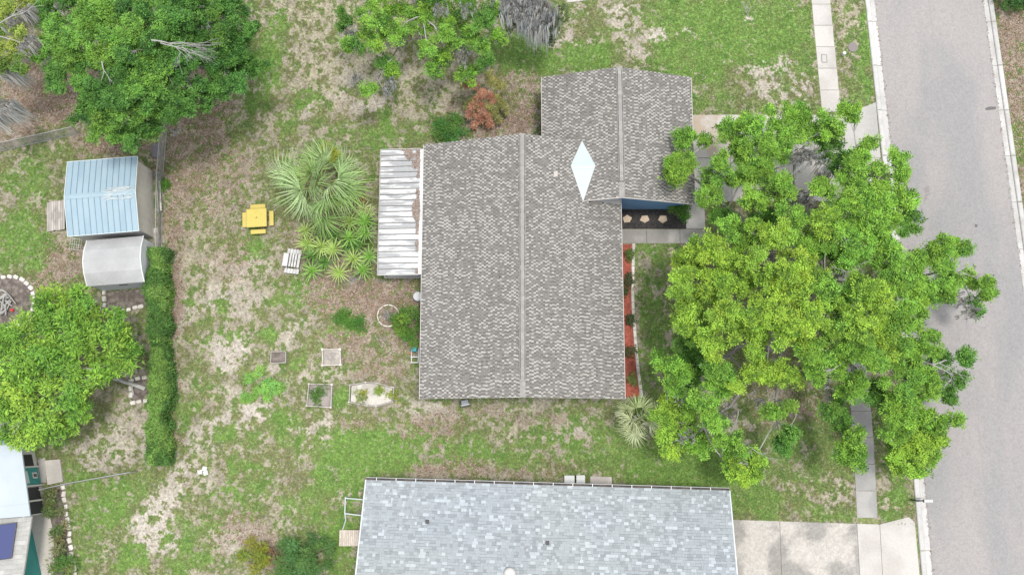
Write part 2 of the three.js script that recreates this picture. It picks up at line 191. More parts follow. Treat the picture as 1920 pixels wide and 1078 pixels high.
// ---------------------------------------------------------------- street
const ROAD_W = [[-120, 20.3], [-60, 22.7], [-28.44, 23.95], [-17.5, 24.34], [2.2, 24.84], [8, 24.93], [60, 25.3], [120, 25.3]], ROAD_E = [[-120, 26.5], [-60, 29.5], [-28.44, 31.09], [-17.5, 31.6], [-10.5, 31.9], [8, 32.35], [60, 32.9], [120, 32.9]], WALK_W = [[-120, 15.9], [-60, 18.6], [-28.44, 19.77], [-20.7, 20.02], [-0.6, 20.72], [5, 20.66], [60, 21], [120, 21]];
const along = (tab, z) => { for (let i = 1; i < tab.length; i++) if (z <= tab[i][0] || i === tab.length - 1) return lerp(tab[i - 1][1], tab[i][1], (z - tab[i - 1][0]) / (tab[i][0] - tab[i - 1][0])); };
{
  const zs = [-120, -60, -28.44, -17.5, -10.5, 2.2, 8, 60, 120], poly = [...zs.map((z) => [along(ROAD_W, z), z]), ...zs.slice().reverse().map((z) => [along(ROAD_E, z), z])];
  const grey = [.268, .259, .256], warm = [.292, .272, .264];
  const m = tex(2048, 60, (x, y) => { const p = fbm(x * 0.55, y * 0.2, 4), g = hash(Math.floor(x * 26), Math.floor(y * 26)), s = vnoise(x * 9, y * 9); return tint(mixc(grey, warm, sm(0.35, 0.65, p)), (0.83 + 0.21 * g + 0.12 * s) * (0.92 + 0.16 * p)); });
  m.offset.set(0, 0.7); const road = setting('road', prism(poly, -0.3, 0.012), new THREE.MeshStandardMaterial({ map: m, roughness: 0.95 }));
  // worn seam down the street, tar patches and skid marks: thin tar on the asphalt
  const tar = mat([.12, .115, .115], 0.9), faint = mat([.275, .262, .26], 0.95);
  const strip = (pts, w) => { const l = [], r = []; pts.forEach((p, i) => { const a = pts[Math.max(0, i - 1)], b = pts[Math.min(pts.length - 1, i + 1)], dx = b[0] - a[0], dz = b[1] - a[1], n = Math.hypot(dx, dz), k = w * (0.6 + 0.8 * R()) / 2 / n; l.push([p[0] - dz * k, p[1] + dx * k]); r.push([p[0] + dz * k, p[1] - dx * k]); }); return prism([...l, ...r.reverse()], 0.006, 0.0165); };
  srand(5);
  const seam = []; for (let z = -30; z < 12; z += 1.1) seam.push([lerp(along(ROAD_W, z), along(ROAD_E, z), 0.5) + 0.05 * G2(), z]);
  part(road, 'seam', strip(seam, 0.05), faint);
  part(road, 'tar_patch', prism([[30.58, -20.95], [30.86, -21.06], [31.31, -21.06], [31.26, -20.88], [30.88, -20.84], [30.63, -20.81]], 0.006, 0.017), tar);
  part(road, 'tar_patch', prism([[26.28, -15.65], [26.53, -15.79], [26.56, -15.3], [26.36, -14.95], [26.14, -14.67], [26.24, -15.16]], 0.006, 0.017), mat([.24, .21, .21], 0.95));
  part(road, 'tar_patch', prism([[29.26, -13.28], [29.43, -13.25], [29.41, -13.08], [29.25, -13.08]], 0.006, 0.017), tar);
  for (const c of [[[28.18, -20.27], [29.88, -20.12], [31.33, -20.19]], [[29.06, 4.32], [29.86, 4.35], [30.47, 4.66]], [[29.43, 5.55], [30.22, 5.58]], [[28.56, -10.54], [28.42, -8.51], [28.15, -6.51]], [[28.97, 2.53], [28.88, 5.65], [28.78, 7.79]]]) part(road, 'crack', strip(c, 0.035), faint);
}
const CONCRETE = [0, 1, 2].map((k) => speckle([[.46, .435, .41], [.425, .405, .385], [.48, .455, .425]][k], [[.38, .36, .335], [.35, .34, .32], [.42, .395, .365]][k], { m: 5, patch: 0.8, off: k * 13, grain: 0.1 }));
const KERB = [0, 1].map((k) => speckle([[.5, .485, .47], [.46, .45, .435]][k], [.36, .345, .325], { m: 5, patch: 1.3, off: 50 + k * 9, grain: 0.12, at: 0.62 }));
const DIRTY = speckle([.44, .41, .375], [.275, .26, .24], { m: 24, patch: 0.8, off: 21.4, grain: 0.24, at: 0.5, soft: 0.14, size: 1024, fine: 18 });
function kerb(edge, dir, ends) {
  const k = setting('kerb');
  for (let z = -33; z < 12.5; z += 3.05) {
    const z2 = z + 3.03, x1 = along(edge, z), x2 = along(edge, z2), w = 0.33 * dir;
    // gutter pan beside the asphalt, rolled kerb behind it
    part(k, 'gutter_slab', prism([[x1, z], [x2, z2], [x2 - w, z2], [x1 - w, z]], -0.2, 0.03, 0.012), KERB[R() < 0.5 ? 0 : 1]);
    part(k, 'kerb_stone', prism([[x1 - w * 1.04, z], [x2 - w * 1.04, z2], [x2 - w * 1.96, z2], [x1 - w * 1.96, z]], -0.2, 0.115, 0.04), KERB[R() < 0.5 ? 0 : 1]);
  }
  return k;
}
srand(23); kerb(ROAD_W, 1); kerb(ROAD_E, -1);
{
  // pavement slabs, north of and south of the driveways
  const w = setting('pavement'), worn = [0, 1].map((k) => speckle([[.35, .335, .325], [.37, .355, .34]][k], [.29, .28, .27], { m: 4, patch: 1, off: 80 + k * 7, grain: 0.1 }));
  const zs = []; for (let z = -32.6; z < -20.9; z += 1.49) zs.push([z, z + 1.47]); for (let z = -14.2; z < 4.6; z += 1.58) zs.push([z, Math.min(z + 1.56, 4.98)]);
  for (const [a, b] of zs) part(w, 'paving_slab', prism([[along(WALK_W, a), a], [along(WALK_W, b), b], [along(WALK_W, b) + 1.22, b], [along(WALK_W, a) + 1.24, a]], -0.15, 0.035 + 0.01 * R(), 0.012), a > -15 ? worn[Math.floor(R() * 2)] : CONCRETE[Math.floor(R() * 3)]);
  // driveway of the main house, slabs between the garage and the street
  const d = setting('driveway');
  const dz0 = -20.5, dz1 = -14.75, xs = [11.2, 14.0, 16.9, 19.95, 21.35, 23.62];
  for (let i = 0; i < 5; i++) for (let r = 0; r < 2; r++) {
    const a = xs[i], b = xs[i + 1] - 0.02, m0 = r ? -17.6 : dz0, m1 = r ? dz1 : -17.62; const q = [[a, m0], [b, m0], [b, m1], [a, m1]];
    if (i === 4) { if (!r) { q[1][0] = 23.55; q[1][1] -= 0.85; } else { q[2][0] = 23.7; q[2][1] += 0.85; } }
    part(d, 'concrete_slab', prism(q, -0.15, 0.038 + 0.006 * R(), 0.012), i < 2 && !r ? speckle([.47, .44, .41], [.4, .33, .26], { m: 5, patch: 0.7, off: 33, at: 0.6, soft: 0.1 }) : CONCRETE[(i + r) % 3]);
  }
  // driveway of the house to the south
  const s = setting('driveway');
  const q = [[12.6, 16.0], [16.02, 20.62], [20.64, 21.98]];
  const zt = (x) => 4.86 + (x - 13.4) * 0.031;
  for (const [a, b] of q) for (const [m0, m1] of [[null, 10.4], [10.42, 16]]) part(s, 'concrete_slab', prism([[a, m0 ?? zt(a)], [b, m0 ?? zt(b)], [b - 0.05, m1], [a - 0.05, m1]], -0.15, 0.04 + 0.006 * R(), 0.012), a > 20 ? CONCRETE[2] : DIRTY);
  part(s, 'concrete_slab', prism([[22.0, zt(22)], [23.77, 4.69], [24.1, 5.0], [24.2, 10.4], [21.94, 10.4]], -0.15, 0.042, 0.012), CONCRETE[2]);
  // path from the driveway to the front door
  const p = setting('front_path');
  const fx = [6.0, 8.5, 10.6, 12.2], stained = speckle([.4, .375, .35], [.27, .255, .235], { m: 4, patch: 0.9, off: 71, at: 0.5, soft: 0.15 });
  for (let i = 0; i < 3; i++) part(p, 'concrete_slab', prism([[fx[i], -12.94], [fx[i + 1] - 0.02, -12.94], [fx[i + 1] - 0.02, -12.03], [fx[i], -12.03]], -0.1, 0.05 + 0.005 * R(), 0.012), stained);
  part(p, 'concrete_slab', prism([[11.0, -14.7], [12.2, -14.7], [12.2, -12.97], [11.0, -12.97]], -0.1, 0.05, 0.012), CONCRETE[1]);
  // bit of a neighbour's path at the top edge
  part(setting('garden_path'), 'concrete_slab', prism([[3.66, -28.25], [5.98, -28.56], [6.02, -30.72], [3.19, -30.72]], -0.1, 0.04, 0.01), CONCRETE[2]);
}

// ---------------------------------------------------------------- roofs
const V = (x, y, z) => new THREE.Vector3(x, y, z);
// lapped shingle tabs on a roof plane: from the eave corner o along A (length L) and up the slope U (length S)
function shingles(o, A, U, L, S, expo, wmin, wmax, tone, keep, off) {
  const N = A.clone().cross(U).normalize(); if (N.y < 0) N.negate();
  const flip = A.clone().cross(U).y < 0;
  const pos = [], col = [], rows = Math.ceil(S / expo);
  const tri = (a, b, c) => { const q = flip ? [a, c, b] : [a, b, c]; for (const p of q) pos.push(p.x, p.y, p.z); };
  const quad = (a, b, c, d) => { tri(a, b, c); tri(a, c, d); };
  for (let r = 0; r < rows; r++) {
    const s0 = r * expo, s1 = Math.min(S, s0 + expo + 0.01);
    let t = -wmax * 2 * (off ? off(r) : R()), n = 0;
    while (t < L) {
      const w = R(wmin, wmax), a = Math.max(0, t), b = Math.min(L, t + w); t += w; n++;
      if (b - a < 0.02) continue;
      const P = (k, s, h) => o.clone().addScaledVector(A, k).addScaledVector(U, s).addScaledVector(N, h);
      const mid = P((a + b) / 2, (s0 + s1) / 2, 0); if (keep && !keep(mid.x, mid.z)) continue;
      const c = tone(r, n, mid), lift = 0.012 + 0.012 * Math.max(0, c[3]), slip = c[3] * 0.006;
      const p0 = P(a, s0 - slip, lift), p1 = P(b - 0.006, s0 - slip, lift), p2 = P(b - 0.006, s1, 0.004), p3 = P(a, s1, 0.004), q0 = P(a, s0 - slip, 0), q1 = P(b - 0.006, s0 - slip, 0);
      quad(p0, p1, p2, p3); quad(q0, q1, p1, p0); tri(q0, p0, p3); tri(q1, p2, p1);
      for (let k = 0; k < 18; k++) col.push(c[0], c[1], c[2]);
    }
  }
  const g = new THREE.BufferGeometry(); g.setAttribute('position', new THREE.Float32BufferAttribute(pos, 3)); g.setAttribute('color', new THREE.Float32BufferAttribute(col, 3)); g.computeVertexNormals(); return g;
}
const SHINGLE = new THREE.MeshStandardMaterial({ vertexColors: true, roughness: 0.95 });
function deck(o, A, U, L, S, t = 0.11) { // the boards under the shingles
  const N = A.clone().cross(U).normalize(); if (N.y < 0) N.negate();
  const P = (k, s, h) => { const p = o.clone().addScaledVector(A, k).addScaledVector(U, s).addScaledVector(N, h); return [p.x, p.y, p.z]; };
  const a = P(0, 0, 0), b = P(L, 0, 0), c = P(L, S, 0), d = P(0, S, 0), e = P(0, 0, -t), f = P(L, 0, -t), g = P(L, S, -t), h = P(0, S, -t);
  return polyTri([a, b, c, a, c, d, e, g, f, e, h, g, a, e, f, a, f, b, b, f, g, b, g, c, d, g, h, d, c, g, a, h, e, a, d, h]);
}
// grey-brown laminated shingles: dull tabs with a scatter of pale ones that run in loose bands
const greyTone = (r, n, m) => {
  const band = fbm(m.x * 1.1 + 9, m.z * 4.5, 2), k = R();
  if ((n & 1) === 0) { if (k < 0.52 + (band - 0.5) * 0.9) { const v = R(.28, .37); return [v, v * .955, v * .885, 1]; } const v = R(.165, .205); return [v, v * .945, v * .875, 0.6]; }
  const v = k < 0.5 ? R(.105, .135) : R(.14, .18); return [v, v * .94, v * .87, 0.1];
};
const blueTone = (r, n, m) => { const k = R(), v = k < 0.12 ? R(.39, .44) : k < 0.3 ? R(.25, .28) : R(.305, .345), g = fbm(m.x * 0.4, m.z * 0.4 + 60, 2); return [v * lerp(.9, .93, g), v * lerp(.985, 1, g), v * lerp(1.06, 1.01, g), k < 0.12 ? 1 : R() < 0.45 ? -5 : 0.5]; };  // shortened tabs bare the dark deck, imitating shadow lines at course edges
const FASCIA = mat([.5, .47, .44], 0.7), SOFFIT = mat([.6, .6, .6], 0.8);
const CAP = [0, 1, 2, 3].map((k) => speckle([[.28, .265, .245], [.3, .285, .265], [.245, .232, .215], [.32, .305, .285]][k], [.26, .245, .23], { size: 128, m: 1, patch: 6, grain: 0.2, off: k * 7 }));
const DARK = mat([.03, .03, .032], 0.7), STEEL = mat([.55, .55, .56], 0.4, { metalness: 0.6 }), WHITE = mat([.52, .52, .51], 0.6), BLACKPIPE = mat([.045, .045, .048], 0.6);
function ridge(parent, x, y, z0, z1, slope, vent0, vent1) {
  // a raised ridge vent under its caps between vent0 and vent1, plain folded caps beyond
  const ang = Math.atan(slope), caps = (z, len, w, h) => mergeGeometries([-1, 1].map((s) => { const g = new THREE.BoxGeometry(w, 0.012, len); g.translate(s * w / 2 * 0.985, 0, 0); g.rotateZ(-s * ang * 0.72); g.translate(x, y + h, z); return uvm(g); }));
  partW(parent, 'ridge_vent', [bx(0.3, 0.075, vent1 - vent0, x, y + 0.012, (vent0 + vent1) / 2)], DARK, 'dark slotted vent strip under the ridge caps');
  for (let z = z0; z < z1 - 0.02; z += 0.255) { const l = Math.min(0.26, z1 - z), on = z + l / 2 > vent0 && z + l / 2 < vent1; partW(parent, 'ridge_cap', caps(z + l / 2, l - 0.006, on ? 0.19 : 0.165, (on ? 0.07 : 0.028) + 0.004 * R()), CAP[Math.floor(R() * 4)]); }
}
function pipe(parent, p, r, h, m = BLACKPIPE) { return partW(parent, 'vent_pipe', [cyl(r, r, h, ...p, 10), cyl(r * 1.9, r * 1.2, 0.05, ...p, 10)], m); }
function gable(z, t, x0, x1, y0, slope) { const xm = (x0 + x1) / 2, yt = y0 + (xm - x0) * slope; const a = [x0, y0, z], b = [x1, y0, z], c = [xm, yt, z], d = [x0, y0, z + t], e = [x1, y0, z + t], f = [xm, yt, z + t]; return polyTri([a, c, b, d, e, f, a, d, f, a, f, c, b, c, f, b, f, e, a, b, e, a, e, d]); }

// ---------------------------------------------------------------- main house
const SL = 0.345, EAVE = 2.5, BLUE = speckle([.115, .235, .4], [.13, .255, .42], { m: 4, patch: 0.8, grain: 0.04, rough: 0.7 });
srand(101);
{
  const h = thing('house', 'blue walled single storey house under a large grey shingle gable roof', 'house', [0.6, 0, -9.93]);
  const W0 = -4.95, W1 = 6.15, Z0 = -17.25, Z1 = -2.62;
  const wall = partW(h, 'wall', [bx(W1 - W0, 2.42, 0.2, (W0 + W1) / 2, 1.21, Z0 + 0.1), bx(W1 - W0, 2.42, 0.2, (W0 + W1) / 2, 1.21, Z1 - 0.1), bx(0.2, 2.42, Z1 - Z0 - 0.4, W0 + 0.1, 1.21, (Z0 + Z1) / 2), bx(0.2, 2.42, Z1 - Z0 - 0.4, W1 - 0.1, 1.21, (Z0 + Z1) / 2), gable(Z0, 0.2, W0, W1, 2.42, SL * 0.97), gable(Z1 - 0.2, 0.2, W0, W1, 2.42, SL * 0.97)], BLUE);
  const S = Math.hypot(6, 6 * SL), n = Math.hypot(1, SL), A = V(0, 0, 1), L = 15.44, z0 = -17.65;
  const west = partW(h, 'roof_slope', deck(V(-5.4, EAVE, z0), A, V(1 / n, SL / n, 0), L, S), FASCIA), east = partW(h, 'roof_slope', deck(V(6.6, EAVE, z0), A, V(-1 / n, SL / n, 0), L, S), FASCIA);
  const put = (par, g) => { g.translate(-h.position.x, 0, -h.position.z); const m = part(par, 'shingles', g, SHINGLE); m.userData.kind = 'stuff'; };
  put(west, shingles(V(-5.4, EAVE, z0), A, V(1 / n, SL / n, 0), L, S, 0.142, 0.098, 0.112, greyTone, null, (r) => (r & 1) * 0.5 + vnoise(r * 0.9, 4.5) * 0.35));
  put(east, shingles(V(6.6, EAVE, z0), A, V(-1 / n, SL / n, 0), L, S, 0.142, 0.098, 0.112, greyTone, (x, z) => !(x > 4.3 && z < -13.9), (r) => (r & 1) * 0.5 + vnoise(r * 0.9, 4.5) * 0.35));
  ridge(h, 0.6, EAVE + 6 * SL, z0, -2.21, SL, z0 + 0.1, -3.2);
  // metal drip edges along the rakes and eaves
  for (const x of [-5.42, 6.62]) partW(h, 'drip_edge', bx(0.03, 0.13, L, x, EAVE - 0.045, z0 + L / 2), FASCIA);
  pipe(h, [...[-0.71, 3.9, -9.16]], 0.05, 0.3); pipe(h, [-3.11, 3.2, -9.13], 0.035, 0.25); pipe(h, [1.17, 4.3, -17.23], 0.04, 0.25); pipe(h, [4.7, 3, -13.67], 0.04, 0.22);
  const [vx, vy, vz] = [2.57, 3.7, -15.38];
  const v = partW(h, 'roof_vent', [bx(0.24, 0.3, 0.3, vx, vy + 0.05, vz)], mat([.16, .1, .08], 0.8), 'small brown box vent with a pale lid'); const lid = bx(0.28, 0.03, 0.34, vx, vy + 0.215, vz); lid.translate(-h.position.x, 0, -h.position.z); part(v, 'lid', lid, mat([.42, .37, .34], 0.7));
  // front door and windows on the street side, in the shade of the eave
  for (const z of [-10.2, -7.2, -4.6]) { const w = partW(h, 'window', bx(0.06, 1.1, 1.5, W1 + 0.02, 1.45, z), WHITE); const pg = bx(0.02, 0.96, 1.34, W1 + 0.06, 1.45, z); pg.translate(-h.position.x, 0, -h.position.z); part(w, 'pane', pg, mat([.05, .06, .07], 0.1)); }
  partW(h, 'door', bx(0.06, 2.05, 0.95, W1 + 0.02, 1.05, -12.45), WHITE);
}
{
  const h = thing('garage', 'blue garage wing under a grey shingle gable roof beside the driveway', 'garage', [6.48, 0, -17.97]);
  const X0 = 1.85, X1 = 11.1, z0 = -22.02, L = 8.1, half = (X1 - X0) / 2, S = Math.hypot(half, half * SL), n = Math.hypot(1, SL), A = V(0, 0, 1);
  const W0 = 2.3, W1 = 10.72, Z0 = -21.6, Z1 = -14.25;
  partW(h, 'wall', [bx(W1 - W0, 2.42, 0.2, (W0 + W1) / 2, 1.21, Z0 + 0.1), bx(W1 - W0, 2.42, 0.2, (W0 + W1) / 2, 1.21, Z1 - 0.1), bx(0.2, 2.42, Z1 - Z0 - 0.4, W0 + 0.1, 1.21, (Z0 + Z1) / 2), bx(0.2, 2.42, Z1 - Z0 - 0.4, W1 - 0.1, 1.21, (Z0 + Z1) / 2), gable(Z0, 0.2, W0, W1, 2.42, SL * 0.96), gable(Z1 - 0.2, 0.2, W0, W1, 2.42, SL * 0.96)], BLUE);
  const west = partW(h, 'roof_slope', deck(V(X0, EAVE, z0), A, V(1 / n, SL / n, 0), L, S), FASCIA), east = partW(h, 'roof_slope', deck(V(X1, EAVE, z0), A, V(-1 / n, SL / n, 0), L, S), FASCIA);
  const put = (par, g) => { g.translate(-h.position.x, 0, -h.position.z); const m = part(par, 'shingles', g, SHINGLE); m.userData.kind = 'stuff'; };
  put(west, shingles(V(X0, EAVE, z0), A, V(1 / n, SL / n, 0), L, S, 0.142, 0.098, 0.112, greyTone, (x, z) => !(x < 4.15 && z > -17.7), (r) => (r & 1) * 0.5 + vnoise(r * 0.9, 4.5) * 0.35));
  put(east, shingles(V(X1, EAVE, z0), A, V(-1 / n, SL / n, 0), L, S, 0.142, 0.098, 0.112, greyTone, null, (r) => (r & 1) * 0.5 + vnoise(r * 0.9, 4.5) * 0.35));
  ridge(h, (X0 + X1) / 2, EAVE + half * SL, z0, z0 + L, SL, z0 + 0.1, -14.85);
  for (const x of [X0 - 0.02, X1 + 0.02]) partW(h, 'drip_edge', bx(0.03, 0.13, x < 5 ? 4.3 : L, x, EAVE - 0.045, x < 5 ? z0 + 2.15 : z0 + L / 2), FASCIA);
  partW(h, 'rake_board', [bar([6.475, EAVE + half * SL - 0.02, z0 + L + 0.015], [X1, EAVE - 0.02, z0 + L + 0.015], 0.035, 4), bar([6.475, EAVE + half * SL - 0.02, z0 + L + 0.015], [4.3, EAVE + (4.3 - X0) * SL - 0.02, z0 + L + 0.015], 0.035, 4)], FASCIA);
  partW(h, 'garage_door', bx(0.06, 2.1, 4.8, W1 + 0.02, 1.06, -17.9), WHITE);
}
{
  // white membrane saddle that sheds water out of the dead valley between the two roofs
  const mw = (x) => EAVE + (6.6 - x) * SL + 0.035, gw = (x) => EAVE + (x - 1.85) * SL + 0.035, xv = 4.225;
  const T = [xv, mw(xv), -17.62], B = [xv + 0.02, mw(xv) - 0.02, -13.86], l = 3.52, r = 4.98, zc = -16.0, Lp = [l, mw(l), zc], Rp = [r, gw(r), zc], under = (p) => [p[0], p[1] - 0.12, p[2]];
  const m = speckle([.43, .485, .495], [.405, .465, .48], { size: 256, m: 3, patch: 1, grain: 0.03, rough: 0.5 });
  const s = thing('roof_saddle', 'white diamond shaped membrane in the valley between house and garage roofs', 'roof cover', [xv, 0, zc]);
  partW(s, 'membrane', polyTri([T, Lp, Rp]), m); partW(s, 'membrane', polyTri([B, Rp, Lp]), m);
  const lp = (a, b, t) => [lerp(a[0], b[0], t), lerp(a[1], b[1], t) + 0.004, lerp(a[2], b[2], t)];
  for (const t of [0.1, 0.55]) partW(s, 'seam', taper([lp(Lp, B, t), lp(Rp, B, t)], 0.009, 0.009, 4), mat([.5, .56, .57], 0.6));
  partW(s, 'flange', [taper([T, Lp, B], 0.014, 0.014, 4), taper([T, Rp, B], 0.014, 0.014, 4)], WHITE);
}
{
  // patio cover: ribbed white aluminium pans, stained, with leaf litter caught against the gutter
  const x0 = -8.06, x1 = -5.62, z0 = -17.42, z1 = -9.62, y0 = 2.2, y1 = 2.42, n = 22, w = (z1 - z0) / n;
  const h = thing('patio_cover', 'weathered white ribbed aluminium patio cover on the west side of the house', 'patio cover', [(x0 + x1) / 2, 0, (z0 + z1) / 2]);
  const yAt = (x) => lerp(y0, y1, (x - x0) / (x1 - x0)), sl = Math.atan((y1 - y0) / (x1 - x0)), len = Math.hypot(x1 - x0, y1 - y0);
  const pans = [0, 1, 2, 3].map((k) => { const t = tex(512, 4, (x, y) => { const st = sm(0.4, 0.62, fbm(x * 0.9 + k * 9.3, y * 5 + k * 5, 5)), sp = vnoise(x * 18, y * 30 + k) > 0.86 ? 0.75 : 1; return tint(mixc([.62, .62, .615], [.33, .335, .34], st), sp * (0.94 + 0.1 * vnoise(x * 40, y * 40))); }); return new THREE.MeshStandardMaterial({ map: t, roughness: 0.6 }); });
  const ribM = mat([.36, .35, .34], 0.6); partW(h, 'gap_shade_sheet', bx(len, 0.012, z1 - z0, (x0 + x1) / 2, yAt((x0 + x1) / 2) - 0.05, (z0 + z1) / 2, 0, 0, sl), mat([.2, .195, .19], 0.8));  // sheet coloured dark to paint shading into the gaps between pans
  for (let i = 0; i < n; i++) {
    const z = z0 + (i + 0.5) * w, pan = partW(h, 'roof_pan', bx(len, 0.02, w - 0.075, (x0 + x1) / 2, yAt((x0 + x1) / 2), z, 0, 0, sl), pans[Math.floor(R() * 4)]); partW(h, 'rib', bx(len + 0.05, 0.07, 0.03, (x0 + x1) / 2, yAt((x0 + x1) / 2) + 0.03, z + w / 2 - 0.01, 0, 0, sl), ribM);
  }
  partW(h, 'edge_trim', [bx(0.05, 0.14, z1 - z0 + 0.06, x0 - 0.03, y0 - 0.02, (z0 + z1) / 2)], mat([.33, .3, .28], 0.7), 'rusty dark edge trim');
  for (const z of [z0 - 0.02, z1 + 0.02]) partW(h, 'edge_trim', bx(len + 0.06, 0.1, 0.03, (x0 + x1) / 2, yAt((x0 + x1) / 2), z, 0, 0, sl), WHITE);
  partW(h, 'gutter', [bx(0.24, 0.02, z1 - z0, x1 + 0.1, y1 - 0.01, (z0 + z1) / 2), bx(0.02, 0.09, z1 - z0, x1 + 0.21, y1 + 0.03, (z0 + z1) / 2)], speckle([.7, .7, .69], [.55, .54, .52], { size: 256, m: 3, patch: 2, at: 0.62 }));
  for (const z of [z0 + 0.3, -13.5, z1 - 0.3]) partW(h, 'post', bx(0.09, y0 - 0.05, 0.09, x0 + 0.15, (y0 - 0.05) / 2, z), WHITE);
  partW(h, 'beam', bx(0.1, 0.16, z1 - z0 - 0.2, x0 + 0.15, y0 - 0.12, (z0 + z1) / 2), WHITE);
}
{
  const p = setting('patio'); part(p, 'concrete_slab', prism([[-8, -17.2], [-5, -17.2], [-5, -9.8], [-8, -9.8]], -0.1, 0.06, 0.015), CONCRETE[1]);
}

// ---------------------------------------------------------------- house to the south
srand(202);
{
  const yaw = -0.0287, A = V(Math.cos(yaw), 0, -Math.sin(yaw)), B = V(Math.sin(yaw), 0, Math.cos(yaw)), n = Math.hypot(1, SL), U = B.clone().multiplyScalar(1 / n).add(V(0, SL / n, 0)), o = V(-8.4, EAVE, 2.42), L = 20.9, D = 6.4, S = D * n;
  const h = thing('house', 'house with pale blue-grey shingle roof along the bottom edge', 'house', [2, 0, 9.2]);
  const base = o.clone().setY(0), at = (a, b) => base.clone().addScaledVector(A, a).addScaledVector(B, b);
  const c = at(L / 2, D), wallG = mergeGeometries([[L - 0.9, 0.2, 0, -D + 0.55], [L - 0.9, 0.2, 0, D - 0.55], [0.2, 2 * D - 1.1, -L / 2 + 0.45, 0], [0.2, 2 * D - 1.1, L / 2 - 0.45, 0]].map(([w, d, x, z]) => bx(w, 2.4, d, x, 1.2, z)));
  for (const a of [0.55, L - 0.55]) { const p = (b, y) => { const q = at(a, b); return [q.x, y, q.z]; }; partW(h, 'gable_wall', polyTri([p(0.5, 2.38), p(D, 2.38 + (D - 0.5) * SL), p(2 * D - 0.5, 2.38)]), mat([.6, .58, .53], 0.85)); }
  wallG.rotateY(yaw); wallG.translate(c.x, 0, c.z); partW(h, 'wall', wallG, mat([.6, .58, .53], 0.85));
  const north = partW(h, 'roof_slope', deck(o, A, U, L, S), mat([.17, .185, .19], 0.9));  // deck coloured dark so the bared dashes stand in for course shadows
  const o2 = o.clone().addScaledVector(B, 2 * D), U2 = B.clone().multiplyScalar(-1 / n).add(V(0, SL / n, 0));
  partW(h, 'roof_slope', deck(o2, A, U2, L, S), speckle([.28, .31, .32], [.35, .38, .39], { m: 4, patch: 5, grain: 0.2 }));
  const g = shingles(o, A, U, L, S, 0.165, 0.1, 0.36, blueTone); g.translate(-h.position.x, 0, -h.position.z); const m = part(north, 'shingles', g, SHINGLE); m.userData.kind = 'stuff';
  // gutter with hangers
  const gut = [], hang = []; const trough = (b, y, w, hh) => { const q = bx(L, hh, w, L / 2, y, b); q.rotateY(yaw); q.translate(o.x, 0, o.z); return q; };
  partW(h, 'gutter', [trough(-0.07, EAVE - 0.09, 0.14, 0.02), trough(-0.15, EAVE - 0.03, 0.025, 0.14), trough(0.0, EAVE - 0.05, 0.02, 0.1)], mat([.42, .42, .43], 0.6), 'grey eaves gutter with strap hangers');
  const gi = speckle([.055, .05, .05], [.1, .085, .07], { size: 128, m: 2, patch: 3 }); partW(h, 'gutter_inner_strip', trough(-0.075, EAVE - 0.075, 0.13, 0.012), gi);  // dark mottled strip along the inside of the gutter
  for (let a = 0.6; a < L; a += 1.13) { const q = bx(0.035, 0.012, 0.18, a, EAVE + 0.035, -0.07); q.rotateY(yaw); q.translate(o.x, 0, o.z); partW(h, 'gutter_hanger', q, mat([.62, .62, .62], 0.5)); }
  for (const x of [-0.02, L + 0.02]) { const e = taper([at(x, 0).setY(EAVE).toArray(), at(x, D).setY(EAVE + D * SL).toArray()], 0.045, 0.045, 4); partW(h, 'drip_edge', e, mat([.66, .68, .69], 0.6)); }
  for (const [p, r] of [[[-4.76, 3.3, 4.67], 0.11], [[1.98, 3.7, 5.78], 0.11]]) partW(h, 'roof_vent', [bx(0.2, 0.2, 0.2, p[0], p[1] + 0.05, p[2])], BLACKPIPE);
  pipe(h, [0.83, 3.75, 6.12], 0.06, 0.22, mat([.35, .36, .37], 0.6)); pipe(h, [-4.69, 3.85, 6.31], 0.04, 0.15, mat([.3, .31, .32], 0.6));
  const [dx, dy, dz] = [-0.12, 4.15, 7.34]; const dome = new THREE.SphereGeometry(0.33, 20, 10, 0, Math.PI * 2, 0, Math.PI / 2); dome.scale(1, 0.6, 1); dome.translate(dx, dy + 0.12, dz); partW(h, 'turbine_vent', [uvm(dome), cyl(0.3, 0.3, 0.2, dx, dy - 0.05, dz, 20)], mat([.55, .53, .5], 0.45, { metalness: 0.3 }));
}
